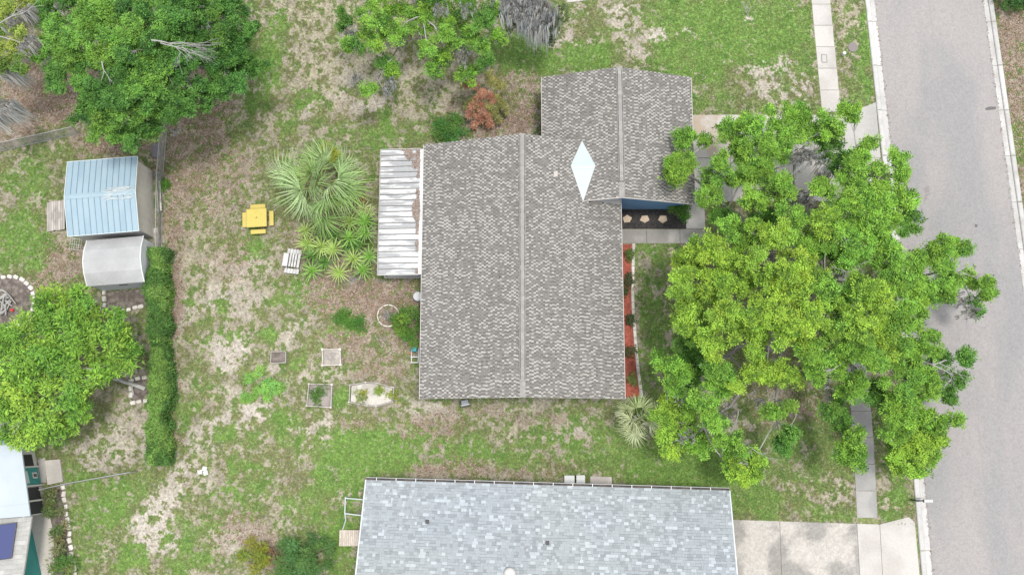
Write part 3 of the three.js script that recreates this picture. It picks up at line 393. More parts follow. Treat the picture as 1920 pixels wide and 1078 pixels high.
// wire pergola arm and timber landing on the west wall of the southern house
{
  const f = thing('arbour_frame', 'white metal frame with two rungs beside the south house wall', 'frame', [...[-9.73, 0, 4.56]]);
  const m = mat([.5, .55, .56], 0.5, { metalness: 0.2 }), t = 1.1;
  for (const [a, b] of [[[-9.82, 1.1, 3.53], [-8.72, 1.1, 3.62]], [[-9.79, 1.1, 4.41], [-8.79, 1.1, 4.53]]]) partW(f, 'rung', bar(a, b, 0.04, 8), m);
  partW(f, 'rail', taper([[-9.82, 1.1, 3.47], [-9.82, 1.1, 4.38], [-9.76, 1.05, 4.78], [-10.01, 0.6, 5.37]], 0.04, 0.04, 8), m);
  for (const p of [[-9.82, 1.1, 3.53], [-9.79, 1.1, 4.41]]) partW(f, 'post', bar([p[0], 0, p[2]], p, 0.03, 6), m);
  const l = thing('timber_landing', 'small pale timber landing by the south house wall', 'deck', [-9.69, 0, 5.89]);
  const [ax, az] = [-10.24, 5.42], [bx_, bz] = [-9.01, 6.34];
  const wood = [0, 1].map((k) => speckle([[.6, .53, .46], [.55, .48, .42]][k], [.45, .39, .33], { size: 256, m: 2, patch: 2, off: k * 5 }));
  for (let i = 0; i < 11; i++) { const x = lerp(ax, bx_, (i + 0.5) / 11); partW(l, 'plank', bx((bx_ - ax) / 11 - 0.012, 0.035, bz - az, x, 0.38, (az + bz) / 2), wood[i & 1]); }
  for (const z of [az + 0.08, bz - 0.08]) partW(l, 'joist', bx(bx_ - ax, 0.36, 0.06, (ax + bx_) / 2, 0.18, z), wood[1]);
}
{ // things on the strip beside the south house
  const k = thing('pool_pump_box', 'white box cover nearest the eave gutter, left of the pair', 'box', [3.47, 0, 2.5]); partW(k, 'case', rbx(0.62, 0.42, 0.62, 0.03, ...((p) => [p[0], 0.21, p[2] + 0.08])([3.44, 0.4, 2.48])), speckle([.68, .67, .65], [.56, .55, .52], { size: 128, m: 1, patch: 3 })); partW(k, 'lid', rbx(0.58, 0.03, 0.58, 0.01, ...((p) => [p[0], 0.435, p[2] + 0.08])([3.44, 0.4, 2.48])), WHITE);
  const k2 = thing('utility_cabinet', 'white ribbed cabinet, right of the pair beside the gutter', 'cabinet', [4.14, 0, 2.5]); const p = [4.11, 0.5, 2.48]; partW(k2, 'case', rbx(0.52, 0.5, 0.66, 0.02, p[0], 0.25, p[2] + 0.08), WHITE); for (const d of [-0.18, -0.09, 0, 0.09]) partW(k2, 'rib', bx(0.03, 0.02, 0.6, p[0] + d, 0.505, p[2] + 0.08), WHITE);
  solo('concrete_pad', prism([[4.72, 2.31], [6.01, 2.35], [6.03, 3], [4.68, 2.97]], 0, 0.09, 0.015), speckle([.46, .42, .395], [.38, .345, .32], { size: 128, m: 2, patch: 2 }), 'pinkish concrete pad beside the white cabinet and gutter', 'pad');
}

// ---------------------------------------------------------------- sheds to the west
srand(303);
{
  const C = [-24.72, 0, -14.36], yaw = 0.085, hw = 2.12, hd = 2.32, e = 2.7, rise = 0.42;
  const h = thing('metal_shed', 'pale blue metal shed with ribbed gable roof and cream walls', 'shed', C, yaw);
  const cream = speckle([.54, .51, .46], [.5, .47, .42], { m: 3, patch: 1, grain: 0.04, rough: 0.7 }), x0 = -hw + 0.1, x1 = hw - 0.12, z0 = -hd + 0.16, z1 = hd - 0.16;
  const gx = (x) => polyTri([[x, e - 0.08, z0], [x, e + rise - 0.1, 0], [x, e - 0.08, z1], [x - 0.06, e - 0.08, z0], [x - 0.06, e - 0.08, z1], [x - 0.06, e + rise - 0.1, 0]]);
  part(h, 'wall', [bx(0.06, e - 0.08, z1 - z0, x1 - 0.03, (e - 0.08) / 2, 0), gx(x1)], cream, 'cream gable wall');
  part(h, 'wall', [bx(0.06, e - 0.08, z1 - z0, x0 + 0.03, (e - 0.08) / 2, 0), gx(x0 + 0.06)], cream);
  const southWall = part(h, 'wall', bx(x1 - x0 - 0.12, e - 0.06, 0.06, 0, (e - 0.06) / 2, z1 - 0.03), mat([.45, .44, .43], 0.7), 'grey south wall with a dark vent'); part(h, 'wall', bx(x1 - x0 - 0.12, e - 0.06, 0.06, 0, (e - 0.06) / 2, z0 + 0.03), cream);
  part(southWall, 'vent', bx(0.5, 0.18, 0.02, 0.35, e - 0.35, z1 + 0.012), DARK);
  for (let z = z0 + 0.4; z < z1; z += 0.5) part(h, 'wall_rib', bx(0.014, e - 0.2, 0.02, x1 + 0.007, e / 2, z), cream);
  const roofMat = [0, 1, 2].map((k) => speckle([[.255, .355, .42], [.245, .343, .407], [.266, .366, .43]][k], [.29, .385, .44], { size: 256, m: 3, patch: 0.7, off: k * 7, grain: 0.03, rough: 0.45 }));
  const dark = mat([.2, .3, .38], 0.6), sl = Math.atan(rise / hd), len = Math.hypot(rise, hd), N = 12, w = 2 * hw / N;
  for (let i = 0; i < N; i++) for (const s of [-1, 1]) { const x = -hw + (i + 0.5) * w; part(h, 'roof_panel', [bx(w - 0.016, 0.02, len, x, e + rise / 2, s * hd / 2, 0, s * sl), bx(0.022, 0.035, len, x + w / 2 - 0.03, e + rise / 2 + 0.02, s * hd / 2, 0, s * sl)], roofMat[(i * 5 + (s > 0 ? 1 : 0)) % 3]); }
  part(h, 'roof_deck', [bx(2 * hw - 0.04, 0.02, len - 0.03, 0, e + rise / 2 - 0.03, -hd / 2, 0, -sl), bx(2 * hw - 0.04, 0.02, len - 0.03, 0, e + rise / 2 - 0.03, hd / 2, 0, sl)], dark);
  part(h, 'ridge_flashing', [bx(2 * hw + 0.03, 0.016, 0.15, 0, e + rise + 0.022, -0.07, 0, -sl), bx(2 * hw + 0.03, 0.016, 0.15, 0, e + rise + 0.022, 0.07, 0, sl)], roofMat[0]);
  const trim = mat([.6, .66, .68], 0.5); for (const s of [-1, 1]) part(h, 'edge_trim', [bx(2 * hw + 0.04, 0.06, 0.03, 0, e + 0.0, s * (hd + 0.01))], trim); for (const x of [-hw - 0.01, hw + 0.01]) part(h, 'edge_trim', [bx(0.03, 0.06, len, x, e + rise / 2 + 0.015, -hd / 2, 0, -sl), bx(0.03, 0.06, len, x, e + rise / 2 + 0.015, hd / 2, 0, sl)], trim);
  // white sealant brushed over the leaking end of the ridge
  const seal = []; for (let k = 0; k < 90; k++) { const s = R() < 0.6 ? -1 : 1, x = R(0.25, hw - 0.2), d = R() * 0.36 + 0.02; seal.push(bx(R(0.15, 0.5), 0.006, R(0.02, 0.05), x, e + rise + 0.036 + 0.002 * (k % 9) - d * Math.tan(sl), s * Math.min(d, 0.42), R(-0.2, 0.2), s * sl)); }
  part(h, 'sealant_patch', seal, mat([.44, .48, .49], 0.6), 'white sealant smeared over the ridge').userData.kind = 'stuff';
  const d = thing('shed_ramp', 'weathered grey plank ramp against the blue shed', 'ramp', [-28.8, 0, -13.77], yaw), wood = [0, 1, 2].map((k) => speckle([[.42, .385, .35], [.36, .33, .3], [.46, .42, .385]][k], [.3, .275, .25], { size: 256, m: 2, patch: 2.5, off: k * 3 }));
  for (let i = 0; i < 8; i++) part(d, 'plank', bx(0.14, 0.03, 1.9, -0.52 + i * 0.155, 0.12 + i * 0.028, 0.02 * G2(), 0, 0, 0.18), wood[i % 3]);
  for (const z of [-0.8, 0.8]) part(d, 'stringer', bx(1.2, 0.08, 0.08, 0, 0.15, z, 0, 0, 0.18), wood[1]);
}
{
  // corrugated barrel-roofed shed
  const C = [-24.02, 0, -10.51], yaw = 0.085, hw = 1.72, hd = 1.42, e = 1.95, rise = 0.55;
  const h = thing('metal_shed', 'small white metal shed with corrugated rounded roof beside the hedge', 'shed', C, yaw);
  const white = speckle([.43, .43, .43], [.37, .37, .37], { m: 3, patch: 0.9, grain: 0.05, rough: 0.55 }), wallM = mat([.53, .56, .58], 0.6);
  const prof = [[-1, 0], [-0.75, 0.35], [-0.5, 0.7], [-0.25, 0.86], [0, 1], [0.25, 0.86], [0.5, 0.7], [0.75, 0.35], [1, 0]].map(([z, y]) => [z * hd, e + y * rise]);
  const n = 96, pos = [];
  const P = (i, k) => [lerp(-hw, hw, i / n), prof[k][1] + (i % 2 ? 0.016 : 0), prof[k][0]];
  for (let i = 0; i < n; i++) for (let k = 0; k < 8; k++) pos.push(P(i, k), P(i, k + 1), P(i + 1, k + 1), P(i, k), P(i + 1, k + 1), P(i + 1, k));
  part(h, 'roof_sheet', polyTri(pos), white, 'white corrugated roof sheet');
  for (const x of [-hw, hw]) part(h, 'roof_trim', taper(prof.map(([z, y]) => [x, y + 0.01, z]), 0.035, 0.035, 6), mat([.7, .71, .71], 0.5));
  const end = (x) => { const t = []; for (let k = 0; k < 8; k++) t.push([x, prof[k][1] - 0.03, prof[k][0] * 0.94], [x, e - 0.05, 0], [x, prof[k + 1][1] - 0.03, prof[k + 1][0] * 0.94]); return polyTri(t); };
  for (const x of [-hw + 0.1, hw - 0.12]) part(h, 'wall', [bx(0.05, e - 0.03, 2 * hd * 0.93, x, (e - 0.03) / 2, 0), end(x)], mat([.62, .64, .65], 0.6));
  const s = part(h, 'wall', bx(2 * hw - 0.28, e - 0.02, 0.05, 0, (e - 0.02) / 2, hd * 0.95), wallM); part(h, 'wall', bx(2 * hw - 0.28, e - 0.02, 0.05, 0, (e - 0.02) / 2, -hd * 0.95), wallM);
  const wn = part(s, 'window', bx(0.62, 0.3, 0.03, 0.25, e - 0.45, hd * 0.95 + 0.03), mat([.55, .56, .56], 0.6)); part(s, 'pane', bx(0.24, 0.2, 0.03, 0.12, e - 0.45, hd * 0.95 + 0.045), DARK); part(s, 'pane', bx(0.24, 0.2, 0.03, 0.4, e - 0.45, hd * 0.95 + 0.045), DARK);
}
// ---------------------------------------------------------------- chain link fences
const GALV = mat([.42, .42, .41], 0.5, { metalness: 0.4 }), RUST = mat([.27, .2, .16], 0.9);
function chainFence(label, pts, hgt, gap = 2.4, gate = 0) {
  const h = thing('chain_link_fence', label, 'fence', [pts[0][0], 0, pts[0][1]]), wires = [];
  for (let i = 1; i < pts.length; i++) {
    const [ax, az] = pts[i - 1], [b0, b1] = pts[i], len = Math.hypot(b0 - ax, b1 - az), dx = (b0 - ax) / len, dz = (b1 - az) / len, n = Math.max(1, Math.round(len / gap));
    for (let k = i > 1 ? 1 : 0; k <= n; k++) { const x = ax + dx * len * k / n, z = az + dz * len * k / n; partW(h, 'post', [cyl(0.03, 0.03, hgt + 0.06, x, 0, z, 8), cyl(0.038, 0.01, 0.05, x, hgt + 0.05, z, 8)], GALV); }
    partW(h, 'top_rail', bar([ax, hgt, az], [b0, hgt, b1], 0.022, 6), GALV); partW(h, 'bottom_rail', bar([ax, 0.07, az], [b0, 0.07, b1], 0.018, 5), GALV);
    for (let t = -hgt; t < len; t += 0.085) for (const s of [0, 1]) { let a = t, b = t + hgt, ya = s ? hgt : 0, yb = s ? 0 : hgt; const q = (u) => [ax + dx * u, 0, az + dz * u]; const a2 = Math.max(0, a), b2 = Math.min(len, b); if (b2 - a2 < 0.02) continue; const A = q(a2), B = q(b2); A[1] = lerp(ya, yb, (a2 - a) / hgt); B[1] = lerp(ya, yb, (b2 - a) / hgt); wires.push(bar(A, B, 0.005, 3)); }
  }
  const w = partW(h, 'wire_mesh', wires, GALV); w.userData.kind = 'stuff'; return h;
}
chainFence('galvanised chain link fence below the big dark tree at left', [[-34.1, -17.59], [-32.31, -18.19], [-29.5, -18.83], [-27.75, -19.26]], 1.25, 2.7);
chainFence('chain link fence running between the blue shed and the lawn', [[-22.21, -19.33], [-22.26, -16.42], [-22.12, -13.28], [-21.99, -11.22]], 1.1, 2.4);
chainFence('low chain link fence between the flower bed and the hedge foot', [[-27.83, 3.04], [-26.32, 2.69], [-22.58, 2.03]], 1.2, 2.3);
{ // boards, frames and pots stored between the shed and the fence
  const wood = [0, 1].map((k) => speckle([[.5, .47, .43], [.36, .33, .3]][k], [.28, .25, .22], { size: 128, m: 2, patch: 3, off: k * 4 }));
  const B = (a, b, w, t, m, label) => { const A3 = V(...a), B3 = V(...b), L = A3.distanceTo(B3), g = new THREE.BoxGeometry(w, t, L); const o = solo('stored_board', uvm(g), m, label, 'board', 'boards stored behind the blue shed'); o.position.copy(A3).add(B3).multiplyScalar(0.5); o.lookAt(B3); };
  B([-22.32, 0.4, -16.02], [-22.05, 0.5, -14.02], 0.1, 0.05, wood[0], 'pale board leaning behind the blue shed, beside the fence');
  B([-22.55, 0.2, -15.84], [-22.28, 0.3, -13.9], 0.06, 0.05, GALV, 'thin grey rail lying behind the blue shed');
  B([-22.74, 0.3, -17.21], [-22.2, 0.3, -16.68], 0.07, 0.05, RUST, 'dark rusty bar crossing the top corner behind the blue shed');
  B([-22.71, 0.35, -16.6], [-22.24, 0.35, -17.16], 0.07, 0.05, RUST, 'dark rusty bar crossing over another behind the blue shed');
  B([-22.57, 0.1, -12.98], [-22.07, 0.1, -11.54], 0.42, 0.05, wood[0], 'wide pale plank on the ground between shed and fence');
  const bin = thing('bucket', 'dark bucket behind the blue shed near the fence', 'bucket', [-22.46, 0, -16.39]); part(bin, 'body', new THREE.LatheGeometry([[0.001, 0], [0.15, 0], [0.2, 0.38], [0.22, 0.39], [0.18, 0.38], [0.14, 0.03], [0.001, 0.03]].map(([a, b]) => new THREE.Vector2(a, b)), 16), mat([.25, .25, .26], 0.5)); part(bin, 'handle', taper([...Array(7)].map((_, i) => [0.21 * Math.cos(i / 6 * Math.PI), 0.36, 0.21 * Math.sin(i / 6 * Math.PI)]), 0.008, 0.008, 5), GALV);
  solo('tarpaulin', prism([[-23.14, -18.48], [-22.54, -18.62], [-22.44, -17.62], [-23.05, -17.62]], 0.01, 0.12, 0.04), speckle([.13, .125, .14], [.2, .19, .2], { size: 128, m: 1.5, patch: 3 }), 'dark tarpaulin on the ground between the blue shed and fence', 'tarpaulin');
}
// ---------------------------------------------------------------- house at the lower left
{
  const h = thing('house', 'house with white metal roof and teal trim in the bottom left corner', 'house', [-33, 0, 3]);
  const roofM = speckle([.43, .475, .51], [.39, .435, .475], { m: 5, patch: 0.6, grain: 0.03, rough: 0.5 }), teal = speckle([.02, .2, .18], [.025, .235, .21], { size: 128, m: 2, patch: 1, rough: 0.6 }), trim = mat([.6, .57, .53], 0.7);
  // white roof, nearly flat, its edge stepping down to an older shingled part
  const y = 2.75, a = [-28.71, -1.28], b = [-27.43, 4.42], d = [-35.69, 5.07], e = [-36.49, -1.83];
  const r1 = partW(h, 'roof_slope', prism([a, b, d, e], y - 0.12, y, 0.01), roofM);
  for (const t of [0.3, 0.88]) { const p = [lerp(a[0], b[0], t), lerp(a[1], b[1], t)], q = [lerp(e[0], d[0], t), lerp(e[1], d[1], t)]; const s = taper([[p[0] - 0.02, y + 0.006, p[1]], [q[0], y + 0.006, q[1] + 0.3]], 0.014, 0.014, 4); s.translate(-h.position.x, 0, -h.position.z); part(r1, 'seam', s, mat([.5, .56, .6], 0.6)); }
  const grey = [0, 1, 2].map((k) => speckle([[.4, .395, .37], [.36, .355, .335], [.43, .42, .4]][k], [.33, .325, .305], { size: 256, m: 3, patch: 2, off: k * 3 }));
  const f = [-27.69, 8.61], g = [-35.45, 9.19];
  const low = partW(h, 'roof_slope', prism([[b[0], b[1] + 0.02], f, g, [d[0], d[1] + 0.02]], y - 0.34, y - 0.2, 0.01), grey[0]);
  for (let i = 0; i < 16; i++) for (let k = 0; k < 3; k++) { const t0 = i / 16, t1 = (i + 0.97) / 16, px = (t, u) => [lerp(lerp(b[0], f[0], t), lerp(d[0], g[0], t), u), lerp(lerp(b[1] + 0.03, f[1], t), lerp(d[1] + 0.03, g[1], t), u)]; const q = prism([px(t0, k * 0.2 + 0.002), px(t1, k * 0.2 + 0.002), px(t1, k * 0.2 + 0.198), px(t0, k * 0.2 + 0.198)], y - 0.22, y - 0.186 + 0.006 * R(), 0.006); q.translate(-h.position.x, 0, -h.position.z); part(low, 'shingle_strip', q, grey[(i * 7 + k) % 3]); }
  // solar water panel on the low roof
  const pz = [[-30.55, 5.07], [-28.19, 4.78], [-28.31, 6.73], [-30.65, 7.05]];
  const pan = partW(h, 'solar_panel', prism(pz, y - 0.1, y - 0.02, 0.01), mat([.05, .06, .16], 0.18), 'dark blue solar panel'); const fr = taper([...pz, pz[0]].map(([x, z]) => [x, y - 0.02, z]), 0.03, 0.03, 4); fr.translate(-h.position.x, 0, -h.position.z); part(pan, 'panel_frame', fr, mat([.1, .1, .11], 0.5));
  // east wall: teal bay, pale posts and dark screened openings
  const w0 = [-28.84, 1.02], w1 = [-27.77, 4.47], dir = [w1[0] - w0[0], w1[1] - w0[1]], wl = Math.hypot(...dir), yaw = Math.atan2(dir[0], dir[1]);
  const east = (t0, t1, y0, y1, out, th, m, name, par = h) => { const t = (t0 + t1) / 2, q = bx(th, y1 - y0, (t1 - t0) * wl, 0, 0, 0, yaw); q.translate(w0[0] + dir[0] * t + out, (y0 + y1) / 2, w0[1] + dir[1] * t); q.translate(-h.position.x, 0, -h.position.z); return part(par, name, q, m); };
  east(-0.25, 1, 0, 2.6, -0.1, 0.1, trim, 'wall'); east(1.01, 2.6, 0, 2.35, -1.25, 0.1, teal, 'wall');
  const bay = east(0.22, 0.5, 0.25, 2.45, 0.0, 0.08, teal, 'bay_panel'); const wn = east(0.27, 0.47, 1.5, 2.35, 0.055, 0.03, WHITE, 'window', h); east(0.285, 0.455, 1.55, 2.3, 0.075, 0.02, mat([.45, .5, .5], 0.15), 'pane', wn);
  const w2 = east(0.3, 0.4, 0.5, 1.0, 0.055, 0.03, WHITE, 'window', h); east(0.325, 0.375, 0.58, 0.92, 0.075, 0.02, mat([.1, .06, .05], 0.2), 'pane', w2);
  for (const [t0, t1] of [[0.0, 0.19], [0.55, 0.75], [0.78, 0.98]]) { const o = east(t0, t1, 0.5, 2.4, -0.02, 0.05, DARK, 'screen_opening', h); }
  for (const t of [0.205, 0.52, 0.765]) east(t - 0.012, t + 0.012, 0, 2.5, 0.04, 0.06, trim, 'post', h);
  part(setting('side_path'), 'concrete_slab', prism([[-28.73, 4.47], [-27.68, 4.47], [-27.35, 5.65], [-27.01, 9], [-28.96, 9]], -0.1, 0.05, 0.012), speckle([.5, .455, .41], [.45, .405, .37], { m: 4, patch: 0.8, off: 5 }));
  part(setting('side_path'), 'concrete_slab', prism([[-28.69, 1.34], [-28.25, 1.21], [-28.05, 2.69], [-28.38, 2.69]], -0.1, 0.05, 0.012), CONCRETE[0]);
  solo('concrete_step', prism([[-28.23, 1.37], [-27.3, 1.3], [-27, 2.63], [-27.92, 2.82]], 0, 0.18, 0.02), speckle([.48, .44, .4], [.4, .365, .335], { size: 256, m: 2, patch: 1.5 }), 'square concrete step beside the teal wall', 'step');
}

// ---------------------------------------------------------------- foliage
// a spray of n pointed leaves round a twig tip
function spray(n, len, wid, rad, s, up = 0.5) {
  srand(s); const pos = [];
  for (let i = 0; i < n; i++) {
    const a = R() * Math.PI * 2, r = rad * Math.sqrt(R()), c = V(Math.cos(a) * r, R(-0.5, 0.5) * rad * 0.8, Math.sin(a) * r);
    const d = V(Math.cos(a + G2() * 0.7), R(-0.5, 0.6), Math.sin(a + G2() * 0.7)).normalize(), nrm = V(G2() * (1 - up), 1, G2() * (1 - up)).normalize();
    const side = d.clone().cross(nrm).normalize(), l = len * R(0.7, 1.2), w = wid * R(0.8, 1.2) / 2, u = side.clone().cross(d).multiplyScalar(-w * 0.5);
    const p0 = c, p1 = c.clone().addScaledVector(d, l * 0.45).addScaledVector(side, w).add(u), p2 = c.clone().addScaledVector(d, l), p3 = c.clone().addScaledVector(d, l * 0.45).addScaledVector(side, -w).add(u);
    for (const p of [p0, p1, p2, p0, p2, p3]) pos.push(p.x, p.y, p.z);
  }
  const g = new THREE.BufferGeometry(); g.setAttribute('position', new THREE.Float32BufferAttribute(pos, 3)); g.computeVertexNormals(); return g;
}
const LEAF = new THREE.MeshPhysicalMaterial({ color: 0xffffff, roughness: 0.62, transmission: 0.3, thickness: 0, side: THREE.DoubleSide, specularIntensity: 0.5 });
const DRYLEAF = new THREE.MeshStandardMaterial({ color: 0xffffff, roughness: 0.9, side: THREE.DoubleSide });
const BARK = speckle([.25, .235, .215], [.13, .12, .105], { size: 256, m: 2, patch: 3, grain: 0.25 }), PALEBARK = speckle([.4, .39, .37], [.27, .26, .245], { size: 256, m: 2, patch: 3, grain: 0.2 }), MOSS = new THREE.MeshStandardMaterial({ color: 0xffffff, roughness: 1, side: THREE.DoubleSide });
const _m = new THREE.Matrix4(), _q = new THREE.Quaternion(), _e = new THREE.Euler(), _p = new THREE.Vector3(), _s = new THREE.Vector3(), _c = new THREE.Color();
// list: [x, y, z, yaw, tilt x, tilt z, scale, [r, g, b]] in the parent's frame
function scatter(parent, name, geo, material, list, stuff = true) {
  const im = new THREE.InstancedMesh(geo, material, list.length); im.name = name;
  list.forEach(([x, y, z, ry, rx, rz, s, c], i) => { _m.compose(_p.set(x, y, z), _q.setFromEuler(_e.set(rx, ry, rz)), Array.isArray(s) ? _s.set(...s) : _s.set(s, s, s)); im.setMatrixAt(i, _m); im.setColorAt(i, _c.setRGB(...c)); });
  if (stuff) im.userData.kind = 'stuff';
  (parent ?? scene).add(im); return im;
}
const OAK_LEAVES = spray(10, 0.155, 0.08, 0.16, 71, 0.15), BROAD_LEAVES = spray(9, 0.23, 0.08, 0.19, 72, 0.15), SMALL_LEAVES = spray(10, 0.12, 0.06, 0.13, 73, 0.2), LONG_LEAVES = spray(10, 0.26, 0.06, 0.15, 74, 0.2);
const mossTuft = (() => { srand(75); const pos = []; for (let i = 0; i < 9; i++) { let p = V(G2() * 0.09, 0, G2() * 0.09), w = R(0.014, 0.034), a = R() * 6.28; const sx = Math.cos(a) * w, sz = Math.sin(a) * w, L = R(0.45, 1.1); const q = p.clone().add(V(G2() * 0.06, -L * 0.5, G2() * 0.06)), t = q.clone().add(V(G2() * 0.06, -L * 0.5, G2() * 0.06)); pos.push(p.x - sx, p.y, p.z - sz, p.x + sx, p.y, p.z + sz, q.x + sx, q.y, q.z + sz, p.x - sx, p.y, p.z - sz, q.x + sx, q.y, q.z + sz, q.x - sx, q.y, q.z - sz, q.x - sx, q.y, q.z - sz, q.x + sx, q.y, q.z + sz, t.x, t.y, t.z); } const g = new THREE.BufferGeometry(); g.setAttribute('position', new THREE.Float32BufferAttribute(pos, 3)); g.computeVertexNormals(); return g; })();
const vary = (c, k = 0.22, hue = 0.12) => { const v = 1 + k * G2() * 0.7, h = hue * G2(); return [Math.max(0.004, c[0] * v * (1 + h)), c[1] * v, Math.max(0.003, c[2] * v * (1 - h))]; };
// leaves gathered in small lumps through the upper side of each clump of the crown
function crown(tree, clumps, tones, geo, density, lump = 0.34, flat = 0.55, grow = 1) {
  const list = [], o = tree.position;
  for (let [x, y, z, r, t] of clumps) {
    r *= 1.04 * grow; const lumps = Math.max(3, Math.round(r * r * 11)), tone = tones[t], old = [tone[0] * 0.33, tone[1] * 0.42, tone[2] * 0.5]; // last year's darker leaves among the new
    const shade = vary(tone, 0.1, 0.05);
    for (let k = 0; k < lumps; k++) {
      const a = R() * 6.283, d = r * Math.sqrt(R()) * R(0.7, 1.12), lx = x + Math.cos(a) * d, lz = z + Math.sin(a) * d, ly = y + r * flat * (Math.sqrt(Math.max(0, 1 - (d / r) ** 2 * 0.9)) - 0.5) * R(0.3, 1.25) - R() * R() * 0.9;
      const lt = vary(shade, 0.12, 0.05), n = Math.round(density * R(0.55, 1.3)), lr = lump * R(0.65, 1.3);
      for (let i = 0; i < n; i++) list.push([lx - o.x + G2() * lr * 0.62, ly - o.y + G2() * lr * 0.4, lz - o.z + G2() * lr * 0.62, R() * 6.283, G2() * 0.5, G2() * 0.5, R(0.7, 1.25), R() < 0.2 ? vary(old, 0.35, 0.05) : vary(lt, 0.42, 0.06)]);
    }
  }
  return scatter(tree, 'crown', geo, LEAF, list);
}
function mossOn(tree, spots, per = 26, tone = [.4, .405, .37], len = 1) {
  const o = tree.position, list = [];
  for (const [x, y, z, r] of spots) for (let i = 0; i < per; i++) list.push([x - o.x + G2() * r, y - o.y + G2() * r * 0.3, z - o.z + G2() * r, R() * 6.28, G2() * 0.12, G2() * 0.12, [R(0.7, 1.2), R(0.6, 1.3) * len, R(0.7, 1.2)], vary(tone, 0.2, 0.05)]);
  return scatter(tree, 'moss', mossTuft, MOSS, list);
}
// a bent limb between two points
function bend(a, b, n = 6, wob = 0.12, lift = 0) { const A = V(...a), B = V(...b), L = A.distanceTo(B), out = []; let w = V(G2(), G2() * 0.5, G2()).multiplyScalar(wob * L); for (let i = 0; i <= n; i++) { const t = i / n, p = A.clone().lerp(B, t); p.addScaledVector(w, Math.sin(t * Math.PI) * 0.6); p.y += lift * Math.sin(t * Math.PI); if (i && i < n) p.add(V(G2(), G2(), G2()).multiplyScalar(L * 0.018)); out.push(p.toArray()); } return out; }
function skeleton(tree, base, fork, r0, tips, clumps, bark, twigBark) {
  partW(tree, 'trunk', [taper([[base[0], -0.1, base[1]], [base[0] + 0.03, 0.3, base[1]], ...bend([base[0], 0.5, base[1]], fork, 5, 0.06)], r0 * 1.35, r0 * 0.75, 12)], bark);
  const nodes = [];
  for (const t of tips) { const pts = bend(fork, [t[0], Math.max(1.5, t[1] - 1.3), t[2]], 8, 0.14, 0.2); partW(tree, 'limb', taper(pts, r0 * 0.42, r0 * 0.08, 8), bark); pts.slice(2).forEach((p) => nodes.push(p)); }
  const twigs = [];
  for (const [x, y, z, r] of clumps) {
    let best = null, bd = 1e9; for (const p of nodes) { const d = (p[0] - x) ** 2 + (p[1] - y) ** 2 * 1.5 + (p[2] - z) ** 2; if (d < bd) { bd = d; best = p; } }
    const c = [x, y - r * 0.55, z], pts = bend(best, c, 4, 0.16, 0.15); twigs.push(taper(pts, 0.055, 0.022, 5));
    for (let k = 0; k < 4; k++) { const a = R() * 6.28; twigs.push(taper(bend(pts[3], [x + Math.cos(a) * r * 0.8, y + R(-0.5, 0.05) * r, z + Math.sin(a) * r * 0.8], 3, 0.2), 0.022, 0.007, 4)); }
  }
  const t = partW(tree, 'twigs', twigs, twigBark); t.userData.kind = 'stuff';
}
function deadTwigs(tree, root, dir, n, len, r, m = PALEBARK) { // a bare branch that fans out
  const list = [], grow = (p, d, l, r, k) => { const q = [p[0] + d[0] * l, p[1] + d[1] * l, p[2] + d[2] * l]; list.push(taper(bend(p, q, 3, 0.12), r, r * 0.55, 5)); if (k) for (let i = 0; i < (k > 1 ? 3 : 2); i++) grow(q, [d[0] + G2() * 0.5, d[1] + G2() * 0.25, d[2] + G2() * 0.5], l * R(0.5, 0.8), r * 0.55, k - 1); };
  grow(root, dir, len, r, n); const t = partW(tree, 'dead_branch', list, m, 'bare grey branch'); return t;
}
